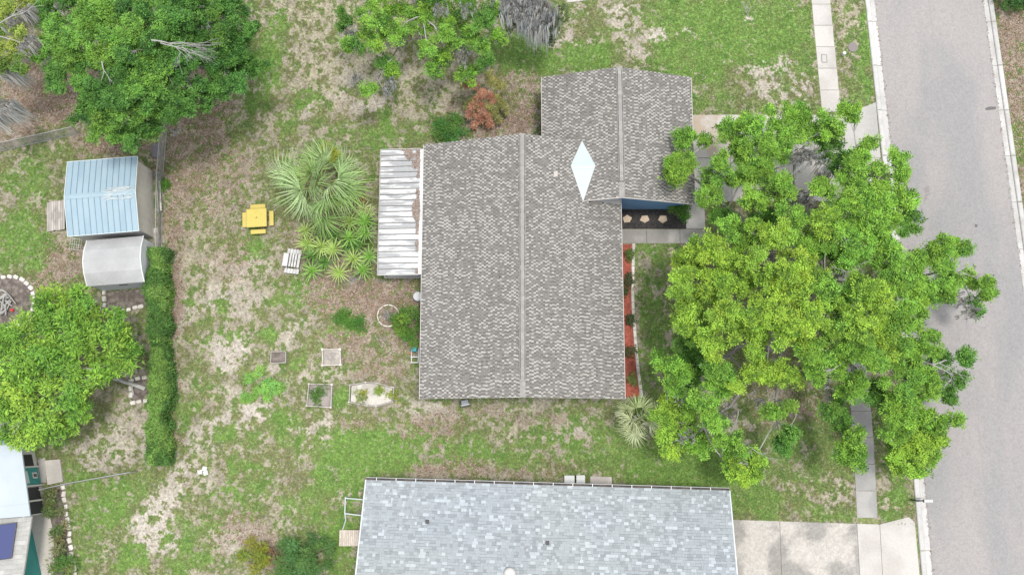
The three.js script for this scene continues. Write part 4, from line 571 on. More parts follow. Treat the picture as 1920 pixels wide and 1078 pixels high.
// three oak tones: fresh yellow-green growth, mid green, deep green
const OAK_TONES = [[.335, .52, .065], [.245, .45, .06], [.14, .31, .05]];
{
  srand(401);
  const clumps = [
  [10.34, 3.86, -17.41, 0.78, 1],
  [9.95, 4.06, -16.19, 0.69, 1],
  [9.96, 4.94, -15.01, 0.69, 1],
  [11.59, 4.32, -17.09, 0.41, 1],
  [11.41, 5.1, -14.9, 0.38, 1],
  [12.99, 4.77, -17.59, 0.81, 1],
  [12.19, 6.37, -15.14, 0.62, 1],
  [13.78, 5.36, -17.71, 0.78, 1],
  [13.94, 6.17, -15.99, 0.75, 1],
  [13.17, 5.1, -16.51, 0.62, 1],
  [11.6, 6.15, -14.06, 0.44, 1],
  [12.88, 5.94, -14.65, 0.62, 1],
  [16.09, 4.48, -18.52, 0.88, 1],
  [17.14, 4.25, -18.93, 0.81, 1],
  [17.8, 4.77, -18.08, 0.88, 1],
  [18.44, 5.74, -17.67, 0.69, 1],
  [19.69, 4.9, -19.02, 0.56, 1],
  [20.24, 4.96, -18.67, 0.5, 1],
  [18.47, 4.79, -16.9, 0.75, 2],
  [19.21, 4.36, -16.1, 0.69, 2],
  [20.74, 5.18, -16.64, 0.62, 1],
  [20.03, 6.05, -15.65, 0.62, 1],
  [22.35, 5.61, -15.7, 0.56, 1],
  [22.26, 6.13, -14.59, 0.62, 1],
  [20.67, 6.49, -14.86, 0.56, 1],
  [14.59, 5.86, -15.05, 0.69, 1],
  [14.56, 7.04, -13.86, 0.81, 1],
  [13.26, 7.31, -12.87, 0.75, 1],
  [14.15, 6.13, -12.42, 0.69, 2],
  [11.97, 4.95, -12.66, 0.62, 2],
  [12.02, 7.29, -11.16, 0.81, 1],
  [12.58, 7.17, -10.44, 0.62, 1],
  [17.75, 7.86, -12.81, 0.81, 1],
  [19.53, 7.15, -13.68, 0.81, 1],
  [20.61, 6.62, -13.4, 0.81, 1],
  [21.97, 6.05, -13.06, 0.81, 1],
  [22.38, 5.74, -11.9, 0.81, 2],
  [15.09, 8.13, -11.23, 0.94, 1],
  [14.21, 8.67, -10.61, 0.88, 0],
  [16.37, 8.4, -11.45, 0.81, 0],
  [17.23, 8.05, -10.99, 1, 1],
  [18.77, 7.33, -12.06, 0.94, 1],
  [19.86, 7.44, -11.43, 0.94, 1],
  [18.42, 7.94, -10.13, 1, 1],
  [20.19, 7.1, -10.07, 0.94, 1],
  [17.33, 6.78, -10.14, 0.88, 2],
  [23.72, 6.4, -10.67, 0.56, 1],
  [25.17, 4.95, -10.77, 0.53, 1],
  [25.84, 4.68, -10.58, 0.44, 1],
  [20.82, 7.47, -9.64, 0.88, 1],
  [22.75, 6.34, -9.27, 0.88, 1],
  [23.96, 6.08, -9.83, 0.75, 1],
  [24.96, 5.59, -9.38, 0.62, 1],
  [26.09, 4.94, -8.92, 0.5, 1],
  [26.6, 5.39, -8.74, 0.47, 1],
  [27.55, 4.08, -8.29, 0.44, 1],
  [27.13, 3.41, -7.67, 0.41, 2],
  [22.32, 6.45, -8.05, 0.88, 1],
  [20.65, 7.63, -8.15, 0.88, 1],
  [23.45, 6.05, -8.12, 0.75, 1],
  [24.46, 5.69, -8.24, 0.62, 1],
  [10.74, 7.38, -10.31, 0.75, 0],
  [9.76, 6.36, -9.62, 0.81, 0],
  [10.99, 7.41, -9.42, 0.88, 0],
  [9.28, 7.11, -8.29, 0.81, 0],
  [10.81, 6.74, -8.3, 0.94, 0],
  [12.31, 7.31, -9.14, 0.75, 0],
  [11.84, 7.48, -7.88, 0.88, 0],
  [13.23, 8.7, -9.16, 0.88, 0],
  [14.56, 8.88, -8.84, 0.94, 0],
  [13.58, 8.22, -7.76, 0.94, 0],
  [14.84, 8.7, -7.68, 0.94, 0],
  [16.12, 8.38, -8.59, 0.75, 0],
  [16.18, 8.82, -7.37, 0.75, 1],
  [10.01, 6.21, -7.26, 0.88, 0],
  [11.09, 7.77, -6.45, 0.88, 0],
  [12.53, 8.75, -6.31, 0.94, 0],
  [14.03, 9.31, -6.24, 0.94, 0],
  [15.53, 9.03, -6, 0.88, 0],
  [9.35, 7.2, -6.47, 0.75, 0],
  [10.32, 6.16, -5.72, 0.75, 1],
  [9.94, 4.64, -5.05, 0.69, 2],
  [10.76, 7.73, -4.97, 0.75, 0],
  [11.59, 8.02, -5.7, 0.81, 0],
  [13, 7.83, -5.02, 0.88, 0],
  [13.85, 9.02, -5.39, 0.81, 0],
  [15.05, 8.41, -4.67, 0.88, 0],
  [15.83, 8.54, -4.33, 0.81, 1],
  [14.74, 7.42, -3.58, 0.81, 0],
  [13.48, 7.09, -3.66, 0.81, 0],
  [12.56, 7.06, -3.32, 0.69, 0],
  [8.98, 5.15, -4.05, 0.76, 1],
  [10.27, 4.59, -3.79, 0.99, 2],
  [10.8, 7.31, -3.64, 0.76, 1],
  [9.5, 5.33, -2.85, 0.76, 1],
  [11.47, 5.75, -2.83, 0.56, 1],
  [8.89, 4.07, -1.72, 0.76, 0],
  [9.83, 4.6, -1.41, 0.5, 1],
  [10.45, 5.97, -1.66, 0.61, 1],
  [8.58, 3.98, -0.83, 0.76, 0],
  [9.08, 3.53, 0.3, 0.76, 0],
  [10.23, 3.82, 0.21, 0.92, 1],
  [10.99, 5.88, -0.51, 0.76, 1],
  [12.35, 4.98, 0.35, 0.56, 1],
  [12.86, 3.89, 1.77, 0.81, 0],
  [12.06, 3.83, 1.18, 0.56, 1],
  [13.51, 3.96, 1.53, 0.7, 0],
  [15.09, 3.65, 0.36, 0.56, 2],
  [15.44, 4.77, -0.23, 0.53, 2],
  [14.01, 5.95, -1.35, 0.38, 1],
  [14.71, 6.09, -1.71, 0.38, 1],
  [16.82, 8.53, -6.06, 0.94, 1],
  [17.61, 7.74, -5.03, 0.88, 1],
  [18.16, 8.78, -5.89, 0.94, 0],
  [19.91, 7.19, -6.47, 0.94, 0],
  [21.4, 7.13, -6.77, 0.88, 1],
  [20.89, 7.44, -5.57, 0.94, 1],
  [19.77, 7.29, -5.02, 0.94, 0],
  [18.52, 8.14, -4.08, 0.88, 1],
  [20.16, 6.81, -3.62, 0.88, 1],
  [21.96, 6.14, -4.55, 0.94, 1],
  [22.91, 6.08, -5.14, 0.75, 1],
  [24.66, 3.57, -4.35, 0.62, 2],
  [25.89, 3.51, -4.49, 0.56, 2],
  [25.66, 3.2, -3.59, 0.62, 2],
  [22.35, 6.21, -2.82, 0.88, 1],
  [21.38, 6.51, -2.78, 0.81, 1],
  [20.54, 4.95, -2.28, 0.81, 2],
  [18.55, 6.37, -2.79, 0.81, 1],
  [17.83, 4.95, -1.75, 0.62, 2],
  [18.58, 4.38, -0.88, 0.56, 2],
  [18.8, 5.27, -0.23, 0.56, 1],
  [18.66, 4.69, 0.87, 0.7, 1],
  [19.01, 5.26, 1.21, 0.56, 1],
  [22.64, 4.8, -1.7, 0.94, 1],
  [24.94, 3.2, -2.36, 0.62, 2],
  [21.15, 6.12, -1.37, 0.88, 1],
  [23.56, 4.59, -0.82, 0.81, 1],
  [24.32, 4.91, -1.17, 0.56, 1],
  [22.03, 4.53, 0.06, 0.88, 0],
  [23.17, 4.59, 0.35, 0.81, 0],
  [20.82, 5.35, -0.23, 0.56, 1],
  [22, 4.41, 1.23, 0.91, 0],
  [23.07, 4.01, 1.24, 0.77, 1],
  [23.84, 3.74, 0.65, 0.63, 1],
  [21.68, 3.81, 0.95, 0.7, 1],
  [23.08, 3.2, 1.94, 0.46, 1],
  [15.17, 6.21, -16.52, 0.75, 1],
  [16.12, 6.14, -16.86, 0.69, 1],
  [14.96, 7.82, -13.11, 0.69, 1],
  [13.28, 6.14, -14.59, 0.62, 1],
  [11.11, 6.48, -13.19, 0.56, 1],
  [14.47, 6.41, -15.76, 0.62, 1],
  [19.16, 6.59, -14.7, 0.69, 1],
  [16.88, 7.53, -13.51, 0.62, 1],
  [20.65, 6.93, -12.22, 0.75, 1],
  [13.44, 8.08, -10.92, 0.69, 1],
  [10.25, 6.98, -10.55, 0.5, 1],
  [17.09, 7.39, -3.76, 0.69, 1],
  [15.59, 8.24, -3.3, 0.62, 1],
  [19.05, 8.59, -7.18, 0.81, 0],
  [17.47, 8.02, -7.4, 0.81, 1],
  [18.26, 8.9, -7.7, 0.75, 1],
  [10.38, 6.59, -2.43, 0.61, 1],
  [11.56, 7.07, -3.38, 0.5, 1],
  [15.83, 7.81, -10.22, 0.69, 1],
];
  const base = [16.41, -7.91], t = thing('oak_tree', 'huge live oak with fresh green crown between the house and the street', 'tree', [base[0], 0, base[1]]);
  skeleton(t, base, [base[0] + 0.2, 2.6, base[1] - 0.1], 0.62, [[10.07, 5, -15.89], [13.58, 4.5, -11.56], [16.04, 5.5, -17.34], [20.61, 6, -14.95], [24.95, 5.5, -9.49], [23.92, 5.5, -4.08], [22.36, 5, 0], [18.8, 4.4, -0.59], [15.17, 4.6, -0.88], [10.95, 4.8, -0.58], [9.12, 4.8, -3.54], [10.08, 6, -8.19], [17.09, 8, -8.43], [19.34, 7.6, -5.61]], clumps, BARK, PALEBARK);
  crown(t, clumps, OAK_TONES, OAK_LEAVES, 29, 0.34, 0.85, 1.08);
  mossOn(t, [[16.88, 6, -16.05], [16.4, 6, -15.58], [17.86, 5.6, -14.75], [20.02, 6, -15.26], [21.03, 6, -14.47], [16.87, 6, -13.07], [16.28, 6, -13.38], [14.48, 5, -13.97], [17.56, 7, -10.39], [18.52, 7, -11.74], [18.06, 7, -8.9], [17.56, 7, -7.87], [14.71, 7, -5.97], [14.33, 7, -7.14], [21.92, 6, -8.04], [22.42, 5.5, -3.78], [23.58, 5.5, -3.49], [21.76, 6, -3.74], [17.11, 5.8, -3.03], [17.27, 5.8, -3.32], [16.96, 6.2, -15.98], [17.61, 6, -15.58], [16.11, 6.4, -12.5], [16.58, 6.4, -12.97], [12.08, 4.5, -1.18], [14.08, 4.4, -1.92], [12.89, 4.5, 0.88], [9.56, 4.6, -2.21], [9.79, 4.6, -0.15], [25.36, 5, -7.74], [25.9, 5, -6.98], [15.77, 7, -9.8], [19.74, 7, -8.02]].map((p) => [...p, 0.4]), 20, [.5, .49, .46], 0.9);
  for (const [p, d] of [[[16.2, 5.8, -16.43], [0.8, 0.1, 0.2]], [[17.4, 5.8, -15.96], [-0.6, 0.2, 0.5]], [[17.76, 7.5, -9.4], [0.2, 0.1, 0.9]], [[17.27, 7.6, -9.09], [0.7, 0.2, 0.3]], [[17.1, 6, -4.04], [0.4, 0, 0.8]], [[18.4, 6, -3.74], [-0.8, 0.1, 0.5]], [[14.36, 4.4, -1.48], [0.1, 0.1, -0.7]], [[16.13, 4, -1.49], [-0.35, -0.1, 0.9]], [[12.82, 4, -1.49], [-0.2, 0, 0.9]], [[13.13, 4.2, 0.44], [0.8, 0, 0.5]], [[22.12, 6.4, -13.12], [0.9, 0.1, -0.2]], [[14.47, 8, -7.28], [0.2, 0.2, 0.8]], [[14.03, 6, -4.04], [0.1, 0, -0.9]], [[23.62, 5.5, -4.08], [0.7, 0.1, 0.3]], [[19.15, 6.5, -4.87], [0.5, 0.2, 0.5]]]) deadTwigs(t, p, d, 3, 0.75, 0.035);
}
{
  srand(402);
  const clumps = [
  [-26.92, 6.49, -25.57, 0.82, 1],
  [-19.77, 7.11, -17.66, 0.71, 2],
  [-20.28, 8.79, -20.62, 0.78, 1],
  [-20.27, 7.77, -17.56, 0.72, 1],
  [-17.21, 7.25, -21.34, 0.84, 2],
  [-26.02, 6.93, -21.27, 0.7, 2],
  [-23.17, 8.91, -20.97, 0.65, 1],
  [-19.4, 9.83, -21.08, 0.64, 2],
  [-22.8, 7.37, -18, 0.66, 2],
  [-24.95, 7.49, -21.54, 0.86, 1],
  [-18.55, 6.49, -27.37, 0.75, 2],
  [-17.7, 7.76, -21.52, 0.85, 2],
  [-21.57, 8.66, -18.21, 0.8, 2],
  [-18.54, 9.25, -22.6, 0.87, 2],
  [-21.01, 8.6, -24.74, 0.8, 1],
  [-26.25, 6.12, -26.71, 0.67, 2],
  [-15.76, 6.71, -23.21, 0.79, 2],
  [-25.61, 7.71, -22.41, 0.8, 1],
  [-22.55, 8.13, -23.28, 0.88, 1],
  [-24.68, 7.63, -20.53, 0.87, 1],
  [-25.31, 7.32, -19.95, 0.79, 2],
  [-16.38, 7.67, -23.49, 0.78, 2],
  [-21.78, 9.22, -19.41, 0.73, 2],
  [-23.01, 8.1, -22.12, 0.77, 1],
  [-22.09, 7.05, -16.93, 0.64, 1],
  [-15.59, 6.1, -20.98, 0.69, 2],
  [-25.39, 7.09, -24.48, 0.66, 2],
  [-16.8, 7.33, -19.64, 0.69, 2],
  [-20.29, 7.85, -24.96, 0.71, 1],
  [-17.79, 7.84, -18.98, 0.66, 2],
  [-16.45, 6.68, -22.01, 0.86, 2],
  [-21.61, 7.99, -26.28, 0.88, 1],
  [-25.22, 7.46, -25.17, 0.68, 2],
  [-17.74, 8.03, -24.56, 0.81, 2],
  [-21.51, 8.05, -17.63, 0.65, 1],
  [-22.46, 8, -25.7, 0.77, 1],
  [-24.76, 7.29, -26.19, 0.81, 2],
  [-18.67, 8, -19.97, 0.63, 2],
  [-19.59, 7.27, -26.61, 0.82, 2],
  [-23.04, 7.68, -18.71, 0.85, 2],
  [-27.44, 6.1, -24.7, 0.66, 2],
  [-17.5, 7.48, -25.92, 0.64, 2],
  [-21.55, 9.63, -20.96, 0.69, 1],
  [-16.58, 6.96, -25.9, 0.77, 2],
  [-19.27, 9, -20.38, 0.85, 2],
  [-23.56, 7.89, -20.52, 0.71, 2],
  [-20.91, 7.42, -26.45, 0.73, 2],
  [-20.3, 9.23, -22.17, 0.63, 1],
  [-21.03, 7.61, -18.28, 0.67, 1],
  [-24.55, 7.99, -22.88, 0.88, 1],
  [-21.86, 8.97, -20.42, 0.85, 1],
  [-19.78, 8.29, -23.6, 0.85, 1],
  [-16.67, 7.47, -24.68, 0.89, 2],
  [-18.31, 8.87, -20.74, 0.64, 2],
  [-18.92, 8.07, -24.7, 0.77, 2],
  [-22.69, 8.27, -24.18, 0.72, 1],
  [-21.51, 8.65, -23.64, 0.7, 2],
  [-17.61, 7.64, -22.55, 0.68, 2],
  [-20.51, 8.98, -18.59, 0.79, 1],
  [-18.39, 7.77, -24.13, 0.86, 2],
  [-17.63, 7.4, -23.87, 0.69, 2],
  [-19.73, 8.65, -18.33, 0.82, 2],
  [-27.48, 5.76, -27.13, 0.79, 2],
  [-24.11, 6.76, -18.63, 0.67, 2],
  [-27.36, 6.26, -22.22, 0.78, 1],
  [-24.16, 6.82, -27.16, 0.86, 1],
  [-23.02, 7.19, -17.13, 0.83, 1],
  [-19.26, 8.91, -19.29, 0.86, 1],
  [-23.75, 7.71, -25.52, 0.86, 2],
  [-20.78, 6.43, -17, 0.77, 1],
  [-18.59, 8.44, -22.1, 0.8, 2],
  [-20.6, 9.88, -20.4, 0.63, 2],
  [-27.45, 6.15, -23.82, 0.64, 1],
  [-19.51, 8.32, -25.33, 0.86, 2],
  [-20.87, 9.73, -21.82, 0.76, 1],
  [-20.5, 9.03, -19.66, 0.8, 1],
  [-16.79, 5.92, -27.3, 0.74, 2],
  [-14.75, 6.26, -21, 0.63, 2],
  [-18.04, 7.99, -18.22, 0.81, 2],
  [-17.95, 8.29, -20.29, 0.85, 2],
  [-23.91, 7.96, -24.12, 0.83, 1],
  [-19.04, 8.12, -18.97, 0.84, 2],
  [-23.91, 7.67, -19.12, 0.83, 1],
  [-16.3, 6.29, -24.9, 0.82, 2],
  [-21.24, 7.12, -16.67, 0.84, 2],
  [-18.99, 9.03, -21.1, 0.68, 2],
  [-19.11, 9.68, -22.06, 0.66, 1],
  [-20.13, 9.35, -23.05, 0.64, 2],
  [-15.69, 6.78, -21.47, 0.64, 2],
  [-16.61, 8.16, -22.57, 0.77, 2],
  [-20.52, 6.83, -27.23, 0.68, 2],
  [-16.56, 6.97, -21.12, 0.86, 2],
  [-18.7, 8.29, -18.13, 0.78, 2],
  [-25.81, 7.22, -23.67, 0.7, 1],
  [-18.48, 7.8, -25.51, 0.75, 2],
  [-18.07, 8.29, -22.67, 0.8, 2],
  [-23.36, 8.19, -23.1, 0.85, 1],
  [-21.11, 8.89, -19.16, 0.68, 1],
  [-24.14, 8.43, -21.81, 0.75, 1],
  [-22.72, 8.52, -19.32, 0.66, 2],
  [-17.6, 6.14, -27.48, 0.63, 2],
  [-16.95, 7.41, -22.1, 0.63, 2],
  [-15.81, 6.23, -22.6, 0.73, 2],
  [-16, 7.2, -19.64, 0.76, 2],
  [-24.29, 6.42, -17.95, 0.79, 2],
  [-16.9, 7.23, -18.8, 0.71, 2],
  [-25.74, 6.24, -27.52, 0.86, 2],
], base = [-21.81, -22.88], t = thing('oak_tree', 'dense dark green tree above the blue shed', 'tree', [base[0], 0, base[1]]);
  skeleton(t, base, [base[0] - 0.2, 3, base[1] - 0.2], 0.5, [[-25.62, 7, -22.86], [-23.93, 6, -18.76], [-21.11, 6, -17.8], [-19.5, 8.5, -22.15], [-17.06, 7, -22.54], [-15.58, 5.6, -21.21], [-22.82, 8, -23.98], [-17.82, 6, -19.09]], clumps, BARK, PALEBARK);
  crown(t, clumps, [[.28, .46, .075], [.2, .4, .065], [.12, .28, .05]], OAK_LEAVES, 28, 0.34, 0.85);
  deadTwigs(t, [-19.24, 10.2, -20.88], [0.95, 0, 0.18], 4, 1.0, 0.05); deadTwigs(t, [-18.79, 10.1, -20.78], [0.95, 0, 0.25], 4, 0.9, 0.045); deadTwigs(t, [-17.64, 10.1, -20.54], [0.7, 0, 0.5], 4, 0.6, 0.035); deadTwigs(t, [-22.09, 9.6, -19.94], [0.3, 0.1, 0.9], 2, 0.6, 0.04); deadTwigs(t, [-23.91, 6, -18.51], [0.6, 0.1, -0.6], 1, 0.6, 0.03);
  mossOn(t, [[-17.4, 8, -21.12], [-17.85, 8, -21.28], [-18.42, 8.4, -23.14], [-17.04, 8, -22.7], [-19.8, 5, -17.84], [-25.79, 7.5, -24.24]].map((p) => [...p, 0.35]), 10, [.36, .35, .33], 0.6);
}
{
  srand(403);
  const clumps = [
  [-24.77, 5.46, -5.87, 0.63, 1],
  [-31.04, 3.24, -0.78, 0.53, 0],
  [-23.87, 3.83, -7.07, 0.52, 0],
  [-30.26, 3.98, -3.37, 0.66, 0],
  [-26.52, 4.49, -1.92, 0.47, 0],
  [-24.17, 4.36, -6.23, 0.6, 1],
  [-26.57, 4.59, -0.62, 0.51, 1],
  [-29.98, 4.58, -4.36, 0.6, 1],
  [-24.56, 5.32, -2.18, 0.61, 1],
  [-26.77, 5.38, -2.9, 0.52, 1],
  [-26.26, 4.93, -4.89, 0.56, 0],
  [-26.75, 5, -3.68, 0.56, 0],
  [-28.59, 4.83, -2.66, 0.58, 0],
  [-25.38, 5.21, -6.67, 0.54, 1],
  [-27.7, 5.07, -5.3, 0.52, 1],
  [-27.09, 4.35, -7.4, 0.65, 1],
  [-23.47, 4.09, -4.53, 0.54, 0],
  [-26.88, 3.78, -8.01, 0.62, 0],
  [-22.1, 3.72, -4.63, 0.63, 1],
  [-25.02, 5.1, -4.31, 0.63, 1],
  [-25.52, 4.85, -2.55, 0.64, 0],
  [-28.09, 5.41, -3.92, 0.61, 0],
  [-30.6, 3.64, -2.69, 0.52, 1],
  [-27.92, 3.85, -0.08, 0.53, 0],
  [-22.54, 4, -5.8, 0.53, 0],
  [-29.65, 4.44, -2, 0.48, 0],
  [-25.18, 3.96, -0.78, 0.48, 0],
  [-23.64, 4.77, -5.49, 0.48, 0],
  [-24.48, 5, -2.96, 0.59, 0],
  [-27.2, 5.49, -4.14, 0.49, 1],
  [-26.41, 4.89, -5.75, 0.52, 1],
  [-25.69, 5.24, -3.72, 0.51, 1],
  [-27.98, 5.18, -3.19, 0.6, 1],
  [-28.49, 4.58, -1.09, 0.55, 1],
  [-24.3, 5.58, -3.65, 0.54, 1],
  [-23.99, 4.66, -4.55, 0.5, 0],
  [-24.95, 4.37, -6.66, 0.53, 1],
  [-23.51, 5.2, -3.17, 0.51, 0],
  [-28.36, 4.17, -1.73, 0.63, 0],
  [-24.38, 5.47, -5.08, 0.62, 1],
  [-26.94, 4.92, -5.24, 0.67, 0],
  [-25.43, 3.78, -8.17, 0.5, 1],
  [-28.96, 3.33, -0.23, 0.65, 1],
  [-28.49, 4.89, -5.74, 0.63, 1],
  [-30.54, 3.17, -1.32, 0.6, 0],
  [-27.65, 4.08, -1.09, 0.58, 0],
  [-22.19, 3.13, -5.57, 0.6, 1],
  [-25.6, 4.89, -1.3, 0.51, 0],
  [-30.34, 3.16, -0.53, 0.62, 1],
  [-23.11, 4.71, -6.05, 0.61, 1],
  [-30.79, 3.8, -2.01, 0.64, 1],
  [-28.78, 4.7, -4.94, 0.67, 1],
  [-31.05, 3.53, -5.13, 0.57, 1],
  [-24.56, 4.35, -7.44, 0.54, 1],
  [-25.68, 3.96, -0.25, 0.54, 1],
  [-27.48, 5.2, -2.55, 0.61, 0],
  [-29.55, 4.63, -5.22, 0.47, 0],
  [-25.6, 4.86, -5.27, 0.55, 1],
  [-26.65, 4.62, -6.57, 0.65, 1],
  [-22.44, 4.19, -4.02, 0.56, 0],
  [-26.69, 4.39, 0.12, 0.63, 0],
  [-27.37, 5.04, -6.26, 0.6, 0],
  [-27.15, 4.74, -1.82, 0.62, 0],
  [-23.04, 5.08, -3.65, 0.54, 1],
  [-29.28, 4.26, -3.49, 0.54, 0],
  [-26.26, 4.82, -2.78, 0.5, 0],
  [-24.48, 4.49, -1.34, 0.65, 1],
  [-22.68, 4.5, -5, 0.57, 0],
  [-22.96, 3.47, -6.63, 0.6, 1],
  [-31.08, 3.82, -4.07, 0.66, 0],
  [-26.15, 3.69, -7.81, 0.57, 0],
  [-26.33, 5.79, -4.36, 0.61, 1],
], base = [-28.33, -3.88], t = thing('broadleaf_tree', 'bright green spreading tree left of the hedge', 'tree', [base[0], 0, base[1]]);
  skeleton(t, base, [base[0], 1.6, base[1]], 0.28, [[-24.89, 4, -7.27], [-22.69, 3.8, -5.44], [-27.06, 4, -0.59], [-28.32, 4.5, -4.16], [-24.75, 4, -1.79], [-25.82, 5.2, -3.81]], clumps, BARK, PALEBARK);
  crown(t, clumps, [[.31, .5, .07], [.22, .42, .055], [.14, .28, .045]], BROAD_LEAVES, 17, 0.4, 0.9);
  deadTwigs(t, [-26.42, 4.2, -1.33], [-0.9, 0.1, 0.35], 1, 1.2, 0.03);
}
{
  srand(404);
  const clumps = [
  [-9.72, 5.03, -24.82, 0.8, 2],
  [-8.36, 6.48, -24.26, 0.8, 1],
  [-8.86, 5.21, -23.71, 0.6, 1],
  [-7.66, 5.87, -23.9, 0.53, 2],
  [-7, 5.14, -25.17, 0.73, 1],
  [-7.02, 5.93, -23.37, 0.73, 1],
  [-5.88, 5.07, -24.46, 0.87, 1],
  [-5.07, 5.32, -25.01, 0.87, 1],
  [-3.8, 5.37, -24.65, 0.87, 1],
  [-2.84, 5.55, -25.07, 0.8, 2],
  [-4.02, 6.28, -23.2, 0.73, 1],
  [-7.65, 4.57, -22.32, 0.5, 2],
  [-7.11, 4.45, -21.8, 0.47, 1],
  [-9.15, 6.06, -22.39, 0.4, 2],
  [-9.64, 5.91, -22.55, 0.27, 1],
  [-8.48, 5.02, -20.36, 0.37, 1],
  [-4.97, 5.94, -22.38, 0.53, 1],
  [-4.51, 4.04, -22.49, 0.67, 1],
  [-3.47, 5.19, -22.72, 0.67, 1],
  [-2.85, 5.17, -23.73, 0.8, 1],
  [-1.88, 5.84, -24.08, 0.83, 2],
  [-2.2, 5.39, -22.79, 0.73, 1],
  [-2.57, 4.08, -21.86, 0.6, 1],
  [-2.94, 4.29, -21.19, 0.5, 1],
  [-1.58, 4.97, -21.81, 0.6, 2],
  [-4.59, 4.81, -21.65, 0.5, 1],
  [-0.95, 5.15, -23.4, 0.57, 1],
  [-1.26, 5.45, -24.95, 0.73, 2],
  [-0.47, 5.57, -25.05, 0.53, 1],
  [-8.09, 5.89, -22.56, 0.47, 1],
  [-6.3, 5.83, -26.1, 1, 1],
  [-4.36, 6.35, -25.83, 1, 2],
  [-2.55, 5.35, -26.53, 1, 1],
  [-8.25, 5.47, -26.3, 0.87, 1],
], base = [-5.59, -25.82], t = thing('oak_tree', 'open crowned green tree at the top centre above the lawn', 'tree', [base[0], 0, base[1] - 4]);
  skeleton(t, [base[0], base[1] - 4], [base[0], 2.6, base[1] - 4], 0.34, [[-9.4, 5.8, -24.1], [-7.14, 4.8, -22.22], [-8.6, 4.4, -20.88], [-4.11, 5, -22.47], [-2.53, 5, -21.8], [-1.25, 6, -24], [-5.28, 6.4, -24.8]], clumps, BARK, PALEBARK);
  crown(t, clumps, OAK_TONES, OAK_LEAVES, 20, 0.36, 0.7, 0.86);
  deadTwigs(t, [-7.17, 4.6, -22.31], [-0.6, -0.1, 0.8], 3, 0.9, 0.03); deadTwigs(t, [-8.14, 4.3, -21.26], [0.5, -0.1, 0.8], 2, 0.8, 0.025); deadTwigs(t, [-10.12, 5, -22.47], [-0.5, 0, 0.7], 1, 0.7, 0.02); deadTwigs(t, [-5.5, 5.5, -23.58], [0.3, 0, 0.8], 2, 0.6, 0.02);
  mossOn(t, [[-9.4, 4.4, -21.22], [-7.3, 4.6, -20.96], [-7.5, 4.2, -20.62], [-2.85, 5, -22.3], [-3.01, 5, -22.8], [-2.64, 6.4, -24.63], [-4.19, 6.4, -24.63], [-9.73, 5.6, -23.53], [-7.74, 5.2, -23.21]].map((p) => [...p, 0.3]), 18, [.4, .4, .37], 0.7);
}
{
  srand(405);
  const base = [1.92, -25.82], t = thing('mossy_tree', 'tree draped in grey hanging moss at the top edge', 'tree', [base[0], 0, base[1] - 1.5]);
  const spots = [[-0.16, 6.2, -24.84], [0.31, 6, -24.67], [0.78, 6.2, -24.4], [1.24, 6.5, -24.75], [1.25, 5.8, -24.44], [1.73, 5.6, -24.37], [1.88, 6, -24.84], [0.78, 6.5, -25.41], [2.21, 5.4, -24.63], [-0.31, 6, -25.51], [1.58, 5.2, -24.23]].map((p) => [...p, 0.42]);
  skeleton(t, [base[0], base[1] - 1.5], [base[0], 2.5, base[1] - 1.6], 0.26, [[0, 6, -25], [1.24, 6.4, -24.97], [2.21, 5.4, -24.8], [1.26, 5.4, -24.3]], spots.map((s) => [...s.slice(0, 3), 0.5]), BARK, PALEBARK);
  mossOn(t, spots, 60, [.56, .56, .54], 2.6);
  crown(t, [[2.55, 5, -24.32], [2.24, 4.6, -24], [2.8, 5.2, -24.9], [0, 5, -24.32], [1.94, 4.2, -24.02]].map((p) => [...p, 0.55, 0]), [[.1, .13, .06]], SMALL_LEAVES, 10);
}
{
  srand(406);
  const clumps = [
  [-29.12, 6.72, -24.31, 0.87, 0],
  [-28.63, 6.05, -25.15, 0.67, 0],
  [-28.41, 6.92, -22.9, 0.67, 0],
  [-28.18, 6.24, -22.4, 0.67, 0],
  [-29.07, 6.67, -21.88, 0.67, 0],
  [-27.82, 7.42, -21.12, 0.53, 1],
  [-30.66, 6.01, -23.33, 1, 1],
  [-29.97, 7.06, -20.9, 0.83, 1],
  [-30.51, 6.26, -24.87, 1, 1],
], base = [-35.46, -24.34], t = thing('mossy_tree', 'yellow-green mossy tree cut by the left edge, beside the dark tree', 'tree', [base[0], 0, base[1]]);
  skeleton(t, base, [base[0], 3, base[1]], 0.34, [[-28.79, 7, -24.17], [-28.13, 6.5, -22.28], [-29.67, 6, -21.03], [-30.38, 5.5, -18.95]], clumps, BARK, PALEBARK);
  crown(t, clumps, [[.36, .44, .08], [.22, .34, .06]], OAK_LEAVES, 20);
  mossOn(t, [[-27.88, 7.4, -23.97], [-27.65, 7, -22.38], [-27.61, 6.6, -22.24], [-27.94, 7, -22.21], [-29.51, 6.2, -21.11], [-29.61, 6.4, -21.19], [-29.21, 6, -21.03], [-29.95, 5.6, -18.92], [-29.56, 5.6, -19.08], [-30.24, 5.4, -18.5], [-29.49, 5.4, -18.83], [-28.73, 7, -23.51]].map((p) => [...p, 0.3]), 26, [.56, .545, .52], 2.4);
  deadTwigs(t, [-29.23, 7.4, -23.16], [0.9, 0.1, -0.5], 2, 0.9, 0.05); deadTwigs(t, [-29.29, 7.2, -22.51], [0.9, 0, 0.2], 1, 0.9, 0.04); deadTwigs(t, [-29.76, 6.2, -21.53], [0.9, 0, 0.4], 2, 0.9, 0.04);
}
